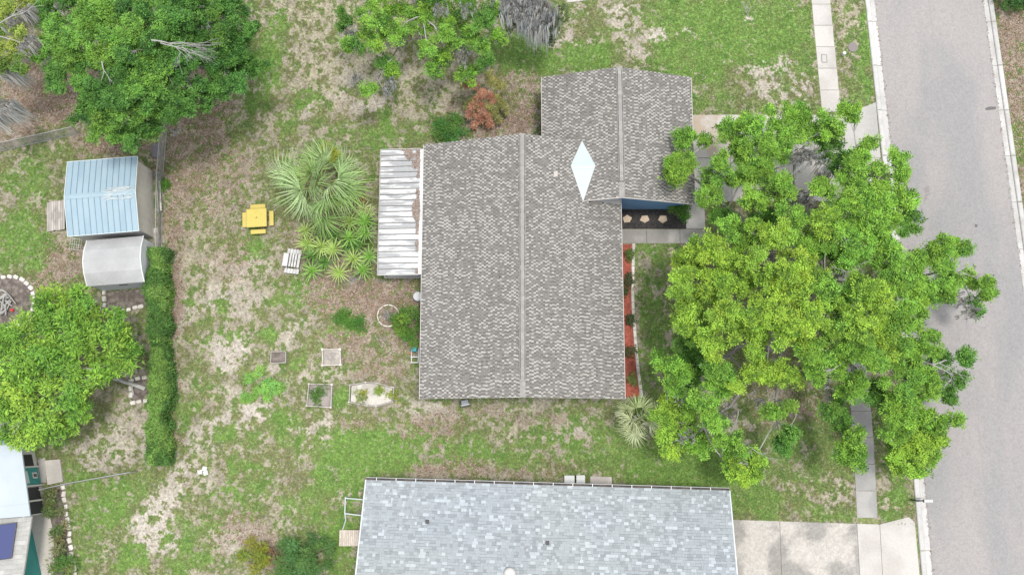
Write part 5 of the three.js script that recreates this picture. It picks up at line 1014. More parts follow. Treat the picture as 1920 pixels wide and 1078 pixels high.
{ // a little dead sapling and a twig clump on the top lawn
  srand(407);
  const t = thing('dead_shrub', 'bare grey shrub on a sandy spot at the top lawn', 'shrub', [15.5, 0, -27.32]);
  for (let k = 0; k < 5; k++) deadTwigs(t, [t.position.x + G2() * 0.1, 0, t.position.z + G2() * 0.1], [G2() * 0.25, 0.7, -0.5 + G2() * 0.3], 2, 0.5, 0.02);
}

// ---------------------------------------------------------------- palms and shrubs
// a fan frond: petiole along +x, then a fan of folded, drooping segments
function fanFrond(s, pet, fan, n, droop) {
  srand(s); const pos = [], col = [], hub = V(pet, 0, 0);
  for (let i = 0; i < n; i++) {
    const a = lerp(-1.75, 1.75, i / (n - 1)) + 0.05 * G2(), L = fan * (1 - 0.22 * Math.abs(a) / 1.95) * R(0.92, 1.05), d = V(Math.cos(a), 0, Math.sin(a)), sd = V(-d.z, 0, d.x), w = 0.026;
    const P = (t, k, fold) => hub.clone().addScaledVector(d, L * t).addScaledVector(sd, k).add(V(0, 0.12 * Math.sin(t * 2.4) * Math.cos(a) - droop * t * t * t * L + fold + 0.12 * Math.abs(Math.sin(a)) * t, 0));
    const st = [0, 0.4, 0.72, 1], ww = [0.012, w, w * 0.7, 0.004];
    for (let k = 0; k < 3; k++) for (const q of [-1, 1]) { const m0 = P(st[k], 0, -0.02), m1 = P(st[k + 1], 0, -0.02), e0 = P(st[k], q * ww[k], 0), e1 = P(st[k + 1], q * ww[k + 1], 0); for (const p of [m0, e0, e1, m0, e1, m1]) pos.push(p.x, p.y, p.z); }
    const cv = R(0.62, 1.25); for (let k = 0; k < 36; k++) col.push(cv, cv, cv);
  }
  const g = new THREE.BufferGeometry(); g.setAttribute('position', new THREE.Float32BufferAttribute(pos, 3)); g.setAttribute('color', new THREE.Float32BufferAttribute(col, 3)); g.computeVertexNormals();
  return g;
}
function petiole(pet) { const g = taper([[0.05, -0.05, 0], [pet * 0.5, 0.03, 0], [pet + 0.08, 0, 0]], 0.03, 0.016, 5); return g; }
const leafMat = (c, t = 0.25) => new THREE.MeshPhysicalMaterial({ color: lin(...c), roughness: 0.55, transmission: t, thickness: 0, side: THREE.DoubleSide, vertexColors: true });
function fanPalm(name, label, at, hgt, scale, n, colors, petC, seedNo, elev) {
  const t = thing(name, label, 'palm', [at[0], 0, at[2]]);
  srand(seedNo);
  part(t, 'trunk', taper(bend([0, -0.05, 0], [0.05, hgt, 0.03], 6, 0.03), 0.2 * Math.min(1, scale * 1.2), 0.15 * Math.min(1, scale * 1.2), 10), BARK);
  const boots = []; for (let i = 0; i < 26; i++) { const a = i * 2.4, y = hgt - 0.75 + i * 0.028; boots.push(bx(0.05, 0.22, 0.09, Math.cos(a) * 0.17 * scale, y, Math.sin(a) * 0.17 * scale, -a, 0, -0.5)); } const bo = part(t, 'leaf_bases', boots, PALEBARK); bo.userData.kind = 'stuff';
  const geos = [0, 1, 2].map((k) => fanFrond(seedNo + k, 0.85 + 0.2 * k, 1.12, 21, 0.3 + 0.16 * k)), pg = petiole(0.95), mats = colors.map((c) => leafMat(c)), pm = mat(petC, 0.6);
  for (let i = 0; i < n; i++) {
    const f = new THREE.Mesh(geos[i % 3], mats[Math.floor(R() * mats.length)]); f.name = 'frond'; t.add(f); f.position.set(0.04 * G2(), hgt + 0.02, 0.04 * G2());
    const k = i / n; f.rotation.order = 'YZX'; f.rotation.set(R(-0.95, 0.95), i * 2.39996 + 0.5 * G2(), lerp(elev[0], elev[1], k) + 0.22 * G2()); const s = scale * R(0.72, 1.08); f.scale.set(s, s, s);
    const p = new THREE.Mesh(pg, pm); p.name = 'leaf_stalk'; f.add(p);
  }
  return t;
}
{
  const c = [-11.55, 3, -15.03];
  const p = fanPalm('fan_palm', 'large fan palm with grey-green fronds beside the patio cover', c, 2.9, 1.62, 27, [[.31, .46, .17], [.37, .51, .22], [.25, .4, .11], [.41, .54, .26], [.32, .47, .14]], [.3, .32, .12], 501, [1.35, -0.55]);
  srand(502); for (const [px, pz] of [[0.7, -1.7], [1.2, 0.9], [0.4, -1.9]]) scatter(p, 'flower_stalk', SMALL_LEAVES, LEAF, [...Array(150)].map(() => [px + G2() * 0.3, 3.5 + G2() * 0.15, pz + G2() * 0.3, R() * 6.3, G2(), G2(), 0.8, vary([.38, .42, .06], 0.2)]));
  const c2 = [7.49, 1.5, -1.09];
  fanPalm('fan_palm', 'small pale fan palm at the south-east corner of the house', c2, 1.5, 0.98, 17, [[.54, .6, .33], [.6, .65, .4], [.46, .54, .26]], [.36, .4, .18], 511, [1.3, -0.35]);
}
// strap-leaved rosettes on bare stems
{
  const rosette = (s, n, L, w) => { srand(s); const pos = []; for (let i = 0; i < n; i++) { const a = i * 2.39996, e = lerp(1.25, -0.15, i / n) + 0.12 * G2(), l = L * R(0.85, 1.1), d = V(Math.cos(a) * Math.cos(e), Math.sin(e), Math.sin(a) * Math.cos(e)), sd = V(-Math.sin(a), 0, Math.cos(a)); const P = (t, k) => d.clone().multiplyScalar(l * t).addScaledVector(sd, k).add(V(0, -0.28 * t * t * l * Math.cos(e), 0)); const st = [0, 0.3, 0.7, 1], ww = [0.018, w, w * 0.75, 0.003]; for (let k = 0; k < 3; k++) { const q = [P(st[k], -ww[k]), P(st[k], ww[k]), P(st[k + 1], ww[k + 1]), P(st[k + 1], -ww[k + 1])]; for (const m of [0, 1, 2, 0, 2, 3]) pos.push(q[m].x, q[m].y, q[m].z); } } const g = new THREE.BufferGeometry(); g.setAttribute('position', new THREE.Float32BufferAttribute(pos, 3)); g.setAttribute('color', new THREE.Float32BufferAttribute(pos.map((_, i) => 0.7 + 0.5 * hash(Math.floor(i / 54) * 7 + s, 3)), 3)); g.computeVertexNormals(); return g; };
  const geos = [rosette(520, 27, 0.92, 0.036), rosette(521, 24, 0.9, 0.038), rosette(522, 30, 0.95, 0.034)];
  const tones = [[.36, .5, .12], [.22, .42, .07], [.13, .28, .05], [.5, .56, .24]].map((c) => leafMat(c, 0.2));
  const L = ['yellow-green', 'mid green', 'dark green', 'pale'];
  const spots = [[572, 432, 1, 0, 'nearest the yellow table'], [655, 415, 1.4, 0, 'just below the fan palm fronds'], [684, 415, 1.5, 1, 'at the upper right, close to the patio cover'], [685, 436, 1.3, 1, 'second from the top along the patio cover'], [655, 446, 1.1, 1, 'at the centre right of the clump'], [625, 468, 1.5, 0, 'largest, in the middle of the clump'], [603, 462, 1.0, 0, 'left of the largest one in the clump'], [605, 441, 0.7, 2, 'in the upper row under the palm, left one'], [628, 441, 0.6, 2, 'in the upper row under the palm, right one'], [585, 480, 0.7, 2, 'beside the white slatted table'], [585, 508, 0.9, 1, 'at the lower left corner of the clump'], [635, 511, 1.1, 0, 'lowest in the middle of the clump'], [662, 485, 1.2, 0, 'lower right of the largest one'], [692, 480, 1.1, 1, 'against the patio cover edge, lower one'], [680, 505, 0.8, 1, 'lowest on the right by the patio cover'], [608, 491, 0.6, 2, 'low between two bigger ones at lower left'], [650, 463, 0.6, 2, 'low behind the centre right one'], [668, 460, 0.7, 2, 'low in the right half of the clump'], [680, 392, 1.4, 3, 'topmost beside the red leaves'], [692, 398, 1.2, 3, 'topmost against the patio cover'], [576, 456, 0.6, 0, 'small, above the white slatted table']];
  const conv = { 0: [-12.81, -12.64], 1: [-10.01, -13.11], 2: [-9.05, -13.09], 3: [-9.03, -12.43], 4: [-10.04, -12.14], 5: [-10.92, -11.32], 6: [-11.75, -11.62], 7: [-11.78, -12.4], 8: [-11.03, -12.42], 9: [-12.39, -11.08], 10: [-12.31, -10.1], 11: [-10.63, -9.97], 12: [-9.75, -10.81], 13: [-8.79, -11], 14: [-9.21, -10.22], 15: [-11.64, -10.73], 16: [-10.28, -11.68], 17: [-9.67, -11.76], 18: [-9.22, -13.89], 19: [-8.85, -13.74], 20: [-12.74, -11.91] };
  spots.forEach(([px, py, h, c, where], i) => { const [x, z] = conv[i]; const t = thing('dracaena', L[c] + ' spiky rosette plant, ' + where, 'plant', [x, 0, z], 0, 'rosette plants beside the patio cover'); srand(540 + i); part(t, 'stem', taper(bend([0.1 * G2(), -0.05, 0.1 * G2()], [0, h, 0], 4, 0.1), 0.035, 0.025, 6), PALEBARK); const m = part(t, 'rosette', geos[i % 3], tones[c]); m.position.y = h; m.rotation.set(0.12 * G2(), R() * 6.3, 0.12 * G2()); const s = R(0.85, 1.08) * (c === 3 ? 0.75 : 1); m.scale.set(s, s, s); });
  const b = thing('red_leaf_plant', 'plant with narrow red-orange leaves between palm and patio cover', 'plant', [-9.4, 0, -14.67]); const m = part(b, 'rosette', geos[1], leafMat([.5, .07, .035], 0.3)); m.position.y = 0.7; m.scale.setScalar(0.6); part(b, 'stem', taper([[0, 0, 0], [0, 0.7, 0]], 0.03, 0.02, 6), PALEBARK);
}
function bush(name, label, at, r, h, tones, geo, n, group) {
  const t = thing(name, label, name === 'weed_patch' ? 'weeds' : 'shrub', [at[0], 0, at[2]], 0, group), list = [], st = [];
  const K = Math.max(4, Math.round(r * r * 14)), lumps = [...Array(K)].map(() => { const a = R() * 6.283, d = Math.sqrt(R()) * r * 0.92; return [Math.cos(a) * d, h * Math.sqrt(Math.max(0.05, 1 - (d / r) ** 2 * 0.85)) * R(0.55, 1), Math.sin(a) * d, vary(tones[Math.floor(R() * tones.length)], 0.14, 0.1)]; });
  for (const [x, y, z, c] of lumps) { st.push(taper(bend([x * 0.15, 0, z * 0.15], [x, y, z], 3, 0.1), 0.016, 0.006, 4)); for (let i = 0; i < n; i++) list.push([x + G2() * 0.17, Math.max(0.04, y + G2() * 0.12), z + G2() * 0.17, R() * 6.28, G2() * 0.5, G2() * 0.5, R(0.6, 1.1), vary(c, 0.2, 0.1)]); }
  scatter(t, 'foliage', geo, LEAF, list); const q = part(t, 'stems', st, BARK); q.userData.kind = 'stuff'; return t;
}
srand(560);
bush('shrub', 'leafy green shrub against the west wall below the patio cover', [-6.34, 0.6, -7.03], 0.95, 1.3, [[.14, .28, .04], [.1, .22, .03]], LONG_LEAVES, 11);
bush('shrub', 'second part-hidden green shrub against the west wall, lower one', [-6.14, 0.5, -5.79], 0.5, 1.0, [[.13, .26, .04]], LONG_LEAVES, 11);
bush('shrub', 'green shrub beside the garage corner at the end of the stepping stones', [10.39, 0.7, -13.73], 0.8, 1.2, [[.13, .27, .04], [.1, .22, .03]], OAK_LEAVES, 15);
bush('shrub', 'dark green low shrub above the north edge of the house roof', [-4.01, 0.5, -19.23], 1.15, 0.8, [[.09, .22, .04], [.12, .27, .05]], LONG_LEAVES, 9);
bush('shrub', 'yellow-olive shrub at the bottom edge', [-15.17, 1, 6.9], 0.85, 1.5, [[.3, .32, .04], [.24, .28, .04]], LONG_LEAVES, 13);
bush('shrub', 'dark green oleander-like shrub at the bottom edge beside the yellow one', [-12.12, 1, 7.05], 1.75, 1.7, [[.09, .2, .05], [.13, .26, .07]], LONG_LEAVES, 13);
bush('shrub', 'small reddish-brown shrub between the two bottom shrubs', [-14.03, 0.6, 6.95], 0.45, 0.8, [[.3, .16, .09], [.22, .2, .1]], LONG_LEAVES, 6);
bush('shrub', 'dark green bush at the top right corner by the street', [32.89, 0.6, -28.36], 1.3, 1.2, [[.06, .15, .03]], OAK_LEAVES, 12);
bush('weed_patch', 'bright green leafy vine spreading on the lawn, upper stem', [-15.75, 0.1, -3.77], 0.55, 0.25, [[.28, .52, .12]], OAK_LEAVES, 11, 'vine patches on the back lawn');
bush('weed_patch', 'bright green leafy vine spreading on the lawn, wide lower part', [-15.25, 0.1, -2.89], 0.7, 0.3, [[.28, .52, .12]], OAK_LEAVES, 11, 'vine patches on the back lawn');
bush('weed_patch', 'bright green leafy vine spreading on the lawn, right arm', [-14.47, 0.1, -2.96], 0.5, 0.25, [[.28, .52, .12]], OAK_LEAVES, 11, 'vine patches on the back lawn');
bush('weed_patch', 'bright green leafy vine spreading on the lawn, small lower left tip', [-16.04, 0.1, -2.41], 0.3, 0.2, [[.28, .52, .12]], OAK_LEAVES, 9, 'vine patches on the back lawn');
bush('weed_patch', 'dark green weed clump in the brown leaf litter, upper one', [-10.3, 0.1, -7.23], 0.5, 0.25, [[.09, .24, .035]], LONG_LEAVES, 8);
bush('weed_patch', 'dark green weed clump in the brown leaf litter, lower one', [-9.63, 0.1, -6.73], 0.6, 0.25, [[.09, .24, .035]], LONG_LEAVES, 8);
bush('weed_patch', 'tuft of green grass at the blue shed fence', [-22.08, 0.1, -15.87], 0.3, 0.35, [[.1, .25, .03]], LONG_LEAVES, 8);
// hedge
const HEDGE_LEAVES = spray(8, 0.22, 0.09, 0.14, 78, 0.1);
{
  srand(570);
  const a = [-21.89, -11.4], b = [-20.95, 1.5], cx = (a[0] + b[0]) / 2, t = thing('hedge', 'long dense green hedge running down the left lawn', 'hedge', [cx, 0, (a[1] + b[1]) / 2]);
  const list = [], st = [], len = b[1] - a[1];
  for (let i = 0; i < 8200; i++) { const u = R(), z = a[1] + len * u - t.position.z, c0 = lerp(a[0], b[0], u) - cx + 0.3 * (fbm(z * 0.7, 30, 3) - 0.5), w = 0.36 + 0.5 * (fbm(z * 1.1, 3, 3) - 0.5), hh = 1.5 + 0.9 * (fbm(z * 0.9, 9, 3) - 0.5), k = R(); let x, y; if (k > 0.8) { x = R(-w, w) * 0.9; y = R(0.15, hh - 0.1); } else if (k < 0.45) { x = R(-w, w); y = hh - 0.28 * (x / w) ** 4 + 0.09 * G2(); } else { x = (k < 0.62 ? -1 : 1) * w * R(0.7, 1.3); y = R(0.1, hh - 0.1); } list.push([c0 + x, y, z, R() * 6.28, G2() * 0.5, G2() * 0.5, R(0.6, 1.0), vary(fbm(z * 1.3, x * 2 + 40, 2) > 0.56 ? [.19, .33, .07] : [.1, .215, .045], 0.6, 0.08)]); }
  scatter(t, 'foliage', HEDGE_LEAVES, LEAF, list);
  for (let z = a[1]; z < b[1]; z += 0.35) for (let k = 0; k < 3; k++) st.push(taper(bend([cx + 0.1 * G2(), 0, z], [cx + 0.45 * G2(), R(1, 1.45), z + 0.3 * G2()], 3, 0.1), 0.025, 0.008, 4));
  const q = partW(t, 'stems', st, BARK); q.userData.kind = 'stuff';
}
// rusty conifer-like shrub north of the house
{
  srand(575);
  const t = thing('dying_shrub', 'tall shrub with drooping rust-red dead sprays north of the house', 'shrub', [-1.89, 0, -20.52]);
  const trunkTop = [-1.71, 2.6, -21.45]; partW(t, 'trunk', taper(bend([t.position.x, 0, t.position.z], trunkTop, 5, 0.05), 0.09, 0.03, 8), BARK);
  const leafG = spray(12, 0.26, 0.05, 0.06, 576, 0.6);
  const rust = [[.38, .175, .105], [.3, .12, .07], [.44, .235, .15]], olive = [[.2, .2, .055], [.28, .27, .09]];
  const tips = [[[-2.17, 1.8, -20.72], 0], [[-1.17, 1.9, -20.75], 0], [[-1.95, 1.4, -20.24], 0], [[-2.7, 1.1, -20], 0], [[-2.44, 0.6, -19.55], 0], [[-1.43, 0.6, -19.62], 0], [[-2.93, 2, -21.83], 0], [[-1.82, 2.3, -20.94], 0], [[-2.03, 0.8, -19.87], 0], [[-1.21, 1.2, -20.18], 1], [[-0.74, 1.5, -20.77], 1], [[-0.5, 1.8, -21.78], 1], [[-1, 2.2, -21.96], 1], [[-2.29, 1.2, -20.42], 1], [[-0.85, 0.6, -19.83], 1], [[-1.39, 2.4, -22.4], 1], [[-2.87, 1, -20.68], 1], [[-0.34, 0.8, -20.4], 1]];
  for (const [p, k] of tips) { const path = bend([lerp(trunkTop[0], t.position.x, 0.3), trunkTop[1] * 0.85, lerp(trunkTop[2], t.position.z, 0.3)], p, 5, 0.1, 0.25); const br = partW(t, 'branch', taper(path, 0.025, 0.008, 5), BARK); const list = []; for (let i = 0; i < 30; i++) { const u = 1.6 + 3.4 * Math.sqrt(R()), j = Math.min(4, Math.floor(u)), f = u - j, q = [0, 1, 2].map((c) => lerp(path[j][c], path[j + 1][c], f)); list.push([q[0] - t.position.x + G2() * 0.06, q[1] - 0.05 + G2() * 0.04, q[2] - t.position.z + G2() * 0.06, R() * 6.3, G2() * 0.3, G2() * 0.3, R(0.7, 1.2), vary((k ? olive : rust)[Math.floor(R() * (k ? 2 : 3))], 0.3)]); } scatter(br, 'needle_sprays', leafG, DRYLEAF, list); }
}

// ---------------------------------------------------------------- beds and edging
const EDGE = [0, 1, 2].map((k) => speckle([[.66, .62, .56], [.6, .57, .53], [.7, .66, .6]][k], [.5, .46, .41], { size: 128, m: 1, patch: 3, off: k * 4 }));
const stoneG = [0, 1, 2].map((k) => { const g = new RoundedBoxGeometry(0.34, 0.16, 0.24, 3, 0.07); const p = g.attributes.position; for (let i = 0; i < p.count; i++) { const n = 0.035 * (vnoise(p.getX(i) * 14 + k * 9, p.getZ(i) * 14 + p.getY(i) * 9) - 0.5); p.setXYZ(i, p.getX(i) + n, p.getY(i) + n, p.getZ(i) + n); } g.computeVertexNormals(); return g; });
function stones(parent, pts, gap = 0.4, scale = 1) { // stones laid end to end along a line
  let carry = 0;
  for (let i = 1; i < pts.length; i++) { const [ax, az] = pts[i - 1], [b0, b1] = pts[i], L = Math.hypot(b0 - ax, b1 - az); for (let d = carry; d < L; d += gap) { const m = new THREE.Mesh(stoneG[Math.floor(R() * 3)], EDGE[Math.floor(R() * 3)]); m.name = 'edging_stone'; m.position.set(lerp(ax, b0, d / L) - parent.position.x + 0.02 * G2(), 0.07, lerp(az, b1, d / L) - parent.position.z + 0.02 * G2()); m.rotation.y = -Math.atan2(b1 - az, b0 - ax) + 0.15 * G2(); m.scale.setScalar(scale * R(0.88, 1.08)); parent.add(m); carry = d + gap - L; } }
}
const MULCH = speckle([.105, .085, .075], [.19, .16, .14], { size: 256, m: 3, patch: 5, grain: 0.35, fine: 30 });
srand(580);
{
  const c = [-31.45, -8.25], b = thing('garden_bed', 'round dark mulch bed ringed with pale stones at the left edge', 'garden bed', [c[0], 0, c[1]]); const ring = [...Array(25)].map((_, i) => { const a = i / 24 * 6.2832; return [c[0] + 1.72 * Math.cos(a), c[1] + 1.66 * Math.sin(a)]; });
  partW(b, 'mulch', prism(ring.slice(0, 24), 0, 0.05, 0.02), MULCH); stones(b, ring);
  const d = thing('driftwood_pile', 'pile of grey driftwood in the round stone-edged bed', 'wood', [c[0], 0, c[1]]); for (let k = 0; k < 14; k++) { const a = R() * 6.3; part(d, 'driftwood', taper(bend([0.6 * G2() - 0.2, 0.1 + 0.02 * k, 0.6 * G2()], [Math.cos(a) * R(0.3, 0.9), R(0.15, 0.5), Math.sin(a) * R(0.3, 0.8) + 0.2], 4, 0.25), R(0.07, 0.14), 0.03, 6), PALEBARK); }
  solo('red_garden_ornament', merge([rbx(0.22, 0.1, 0.16, 0.03, 0, 0.1, 0), cyl(0.03, 0.02, 0.25, 0.1, 0.05, 0.02, 8)]), mat([.5, .04, .03], 0.5), 'small red object beside the driftwood in the round bed', 'ornament', null, [-31.02, 0.05, -7.77]);
  const b2 = thing('garden_bed', 'stone-edged dark bed below the small white shed', 'garden bed', [-24.05, 0, -8.25]); partW(b2, 'mulch', prism([[-25.4, -8.92], [-22.52, -9.19], [-22.52, -8.18], [-23.46, -7.84], [-24.67, -7.64], [-25.24, -7.64]], 0, 0.05, 0.02), MULCH); stones(b2, [[-25.46, -8.88], [-25.29, -7.51]]); stones(b2, [[-24.61, -7.64], [-23.53, -7.91], [-22.68, -8.11]]); stones(b2, [[-22.57, -7.91], [-22.39, -7.11]]);
  const b3 = thing('garden_bed', 'small square stone-edged bed beside the hedge', 'garden bed', [-22.79, 0, -2.83]); partW(b3, 'mulch', prism([[-23.42, -3.55], [-22.39, -3.68], [-22.28, -2.12], [-23.25, -2.06]], 0, 0.05, 0.02), MULCH); stones(b3, [[-23.35, -3.42], [-22.97, -3.55], [-22.45, -3.65]]); stones(b3, [[-23.35, -2.96], [-23.33, -2.18]]); stones(b3, [[-23.16, -2.09], [-22.29, -2.22]]);
  const lg = thing('log', 'pale forked log lying across the small square bed', 'log', [-23.53, 0, -3.16]); partW(lg, 'stem', taper(bend([-24.37, 0.15, -3.51], [-22.42, 0.2, -2.92], 5, 0.05), 0.09, 0.14, 8), PALEBARK); partW(lg, 'fork', taper(bend([-23.37, 0.18, -3.34], [-23.11, 0.12, -2.54], 3, 0.1), 0.08, 0.05, 7), PALEBARK);
  const b4 = thing('garden_bed', 'long planted bed edged with pale stones by the bottom left house', 'garden bed', [-26.88, 0, 5.65]); partW(b4, 'mulch', prism([[-27.82, 3.16], [-27.03, 3.04], [-26.78, 4.1], [-26.37, 5.95], [-25.75, 9], [-26.94, 9], [-27.35, 5.65], [-27.86, 4.25]], 0, 0.05, 0.02), MULCH); stones(b4, [[-27.01, 2.94], [-26.78, 4.1], [-26.43, 5.65], [-26.17, 6.88], [-25.67, 8.85]], 0.4);
  const wh = ['topmost, under the fence', 'second from the top', 'third, beside the path bend', 'fourth from the top', 'lowest, greener one']; [[98, 935, .55], [95, 960, .55], [105, 990, .5], [112, 1020, .55], [114, 1062, .75]].forEach((q, i) => { const P = [[-27.34, 0.5, 3.6], [-27.37, 0.5, 4.37], [-26.97, 0.5, 5.29], [-26.68, 0.5, 6.21], [-26.51, 0.5, 7.48]][i]; bush('shrub', 'variegated olive shrub in the long stone-edged bed, ' + wh[i], P, q[2], 0.8, i < 4 ? [[.22, .24, .1], [.33, .32, .17], [.14, .2, .06]] : [[.12, .24, .05], [.22, .28, .09]], LONG_LEAVES, 9, 'shrubs in the long bed'); });
}
{ // front beds
  const black = setting('mulch_bed', prism([[5.9, -14.22], [11.0, -14.22], [11.0, -12.97], [5.9, -12.97]], 0, 0.03, 0.01), speckle([.032, .03, .03], [.055, .05, .048], { size: 256, m: 3, patch: 6, grain: 0.35, fine: 30 }));
  const red = setting('mulch_bed', prism([[6.37, -11.98], [7.58, -11.98], [7.47, -9.86], [7.47, -7.18], [7.56, -5.19], [7.86, -2.51], [6.19, -2.41]], 0, 0.03, 0.01), speckle([.42, .115, .075], [.3, .08, .055], { size: 256, m: 3, patch: 5, grain: 0.3, fine: 30 }));
  const penta = (c, r, t) => [...Array(5)].map((_, i) => { const a = t + i / 5 * 6.2832, k = r * (i % 2 ? 0.95 : 1.05); return [c[0] + Math.cos(a) * k * 1.15, c[1] + Math.sin(a) * k]; });
  const tan = speckle([.62, .49, .36], [.52, .4, .3], { size: 128, m: 1, patch: 4 });
  [[[7.28, -13.6], 'nearest the house eave'], [[8.39, -13.6], 'middle one of three'], [[9.54, -13.6], 'nearest the green shrub']].forEach(([c, w], i) => solo('stepping_stone', prism(penta(c, 0.27, [-0.3, 0.3, 2.9][i]), 0.02, 0.075, 0.015), tan, 'tan five-sided stepping stone in the black mulch, ' + w, 'stone', 'stepping stones in the black mulch bed'));
  const e = thing('bed_edging', 'white curved concrete edging along the red mulch bed', 'edging', [7.61, 0, -7.18]); const line = [[7.65, -12.01], [7.58, -10.54], [7.52, -9.19], [7.52, -7.84], [7.59, -6.51], [7.66, -5.19], [7.76, -3.88], [7.95, -2.38]]; for (let i = 1; i < line.length; i++) for (let k = 0; k < 3; k++) { const a = [0, 1].map((c) => lerp(line[i - 1][c], line[i][c], k / 3)), b = [0, 1].map((c) => lerp(line[i - 1][c], line[i][c], (k + 0.97) / 3)), w = 0.095; partW(e, 'edging_block', prism([[a[0] - w, a[1]], [a[0] + w, a[1]], [b[0] + w, b[1]], [b[0] - w, b[1]]], 0, 0.12 + 0.012 * R(), 0.02), EDGE[i % 3]); }
  const P = [[7.27, 0.2, -11.25], [7.2, 0.2, -9.59], [6.99, 0.2, -8.99], [7.28, 0.2, -7.12], [7.27, 0.2, -5.1], [7.3, 0.2, -3.44]], lab = ['topmost, by the front path', 'second from the front path', 'tiny one at the eave', 'dark, halfway along', 'dark, fourth of the larger ones', 'lowest, beside the pale palm'];
  P.forEach((p, i) => bush('shrub', 'small shrub in the red mulch bed, ' + lab[i], p, i === 2 ? 0.18 : 0.3, 0.45, i === 5 || i < 1 ? [[.14, .22, .05], [.2, .26, .08]] : [[.09, .12, .045], [.13, .13, .06]], SMALL_LEAVES, 12, 'young shrubs in the red mulch'));
  srand(590); const chips = (name, label, n, f, cols, hb) => { const g = new THREE.BoxGeometry(0.09, 0.012, 0.03), l = []; while (l.length < n) { const [x, z] = f(); l.push([x, hb + 0.012 * R(), z, R() * 6.3, G2() * 0.3, G2() * 0.3, R(0.6, 1.4), vary(cols[Math.floor(R() * cols.length)], 0.3, 0.05)]); } const im = scatter(null, name, g, DRYLEAF, l); tag(im, label, 'mulch'); };
  chips('bark_chips', 'red bark chips in the bed along the house', 2600, () => { const z = R(-11.9, -2.4), x = R(6.2, 7.5 + 0.02 * (z + 12)); return [x, z]; }, [[.42, .12, .075], [.3, .08, .055]], 0.035);
  chips('dark_bark_chips', 'black bark chips round the stepping stones', 1300, () => [R(6, 11), R(-14.2, -13)], [[.035, .032, .03], [.07, .062, .058]], 0.033);
}

// ---------------------------------------------------------------- raised planters on the back lawn
const GREYWOOD = [0, 1, 2].map((k) => speckle([[.5, .47, .43], [.42, .395, .36], [.56, .53, .49]][k], [.33, .305, .28], { size: 256, m: 2, patch: 2.5, off: k * 6 }));
function planter(label, pts, h, soil, th = 0.05, post = 0.1, paint = GREYWOOD) {
  const c = [0, 1].map((k) => pts.reduce((s, p) => s + p[k], 0) / pts.length), t = thing('raised_planter', label, 'planter', [c[0], 0, c[1]]);
  pts.forEach((a, i) => { const b = pts[(i + 1) % pts.length], L = Math.hypot(b[0] - a[0], b[1] - a[1]), yaw = -Math.atan2(b[1] - a[1], b[0] - a[0]); const g = bx(L - 0.02, h, th, 0, 0, 0, yaw); g.translate((a[0] + b[0]) / 2, h / 2, (a[1] + b[1]) / 2); partW(t, 'board', g, paint[i % 3]); if (post) partW(t, 'corner_post', bx(post, h + 0.06, post, a[0], (h + 0.06) / 2, a[1], yaw), paint[(i + 1) % 3]); });
  partW(t, 'soil', prism(pts.map(([x, z]) => [lerp(x, c[0], 0.06), lerp(z, c[1], 0.06)]), 0.01, h * 0.72, 0.01), soil); return t;
}
srand(600);
const SOIL = speckle([.12, .1, .085], [.19, .16, .14], { size: 256, m: 2, patch: 4, grain: 0.3 }), DRYSOIL = speckle([.4, .36, .32], [.3, .27, .24], { size: 256, m: 2, patch: 3, grain: 0.2 });
planter('small open wooden planter with dark soil', [[-14.78, -5.16], [-13.9, -5.19], [-13.87, -4.51], [-14.78, -4.47]], 0.35, SOIL, 0.04, 0);
{ const p = planter('square white-washed planter with rounded corner posts and pale dry soil', [[-11.65, -5.32], [-10.57, -5.32], [-10.5, -4.38], [-11.61, -4.34]], 0.32, DRYSOIL, 0.05, 0.13, EDGE); for (let k = 0; k < 9; k++) part(p, 'twig', taper(bend([0.35 * G2(), 0.25, 0.35 * G2()], [0.35 * G2(), 0.28, 0.35 * G2()], 3, 0.15), 0.012, 0.005, 4), PALEBARK); }
planter('square wooden planter with one leafy plant', [[-12.41, -3.21], [-11.01, -3.18], [-11.02, -1.79], [-12.49, -1.89]], 0.26, speckle([.3, .265, .24], [.22, .19, .17], { size: 256, m: 2, patch: 3, grain: 0.2 }), 0.06, 0.12);
bush('potted_plant', 'dark green leafy plant in the square wooden planter', [-11.8, 0.2, -2.53], 0.42, 0.6, [[.1, .22, .03]], LONG_LEAVES, 8);
planter('boat-shaped wooden planter with pale soil', [[-9.89, -3.14], [-8.95, -3.31], [-8.3, -3.27], [-7.22, -2.98], [-7.26, -2.11], [-8.26, -1.85], [-8.81, -1.89], [-9.92, -2.11]], 0.3, speckle([.5, .47, .42], [.38, .35, .31], { size: 256, m: 2, patch: 3, grain: 0.2 }), 0.05, 0.08);
bush('potted_plant', 'yellow-green plant at the left of the boat-shaped planter', [-9.21, 0.3, -2.59], 0.42, 0.4, [[.26, .32, .05], [.18, .27, .04]], SMALL_LEAVES, 12);
bush('potted_plant', 'small yellow-green plant in the middle of the boat-shaped planter', [-8.11, 0.3, -2.75], 0.25, 0.35, [[.26, .32, .05]], SMALL_LEAVES, 12);
bush('potted_plant', 'yellow-green plant at the right of the boat-shaped planter', [-7.4, 0.3, -2.62], 0.27, 0.35, [[.28, .34, .05]], SMALL_LEAVES, 12);
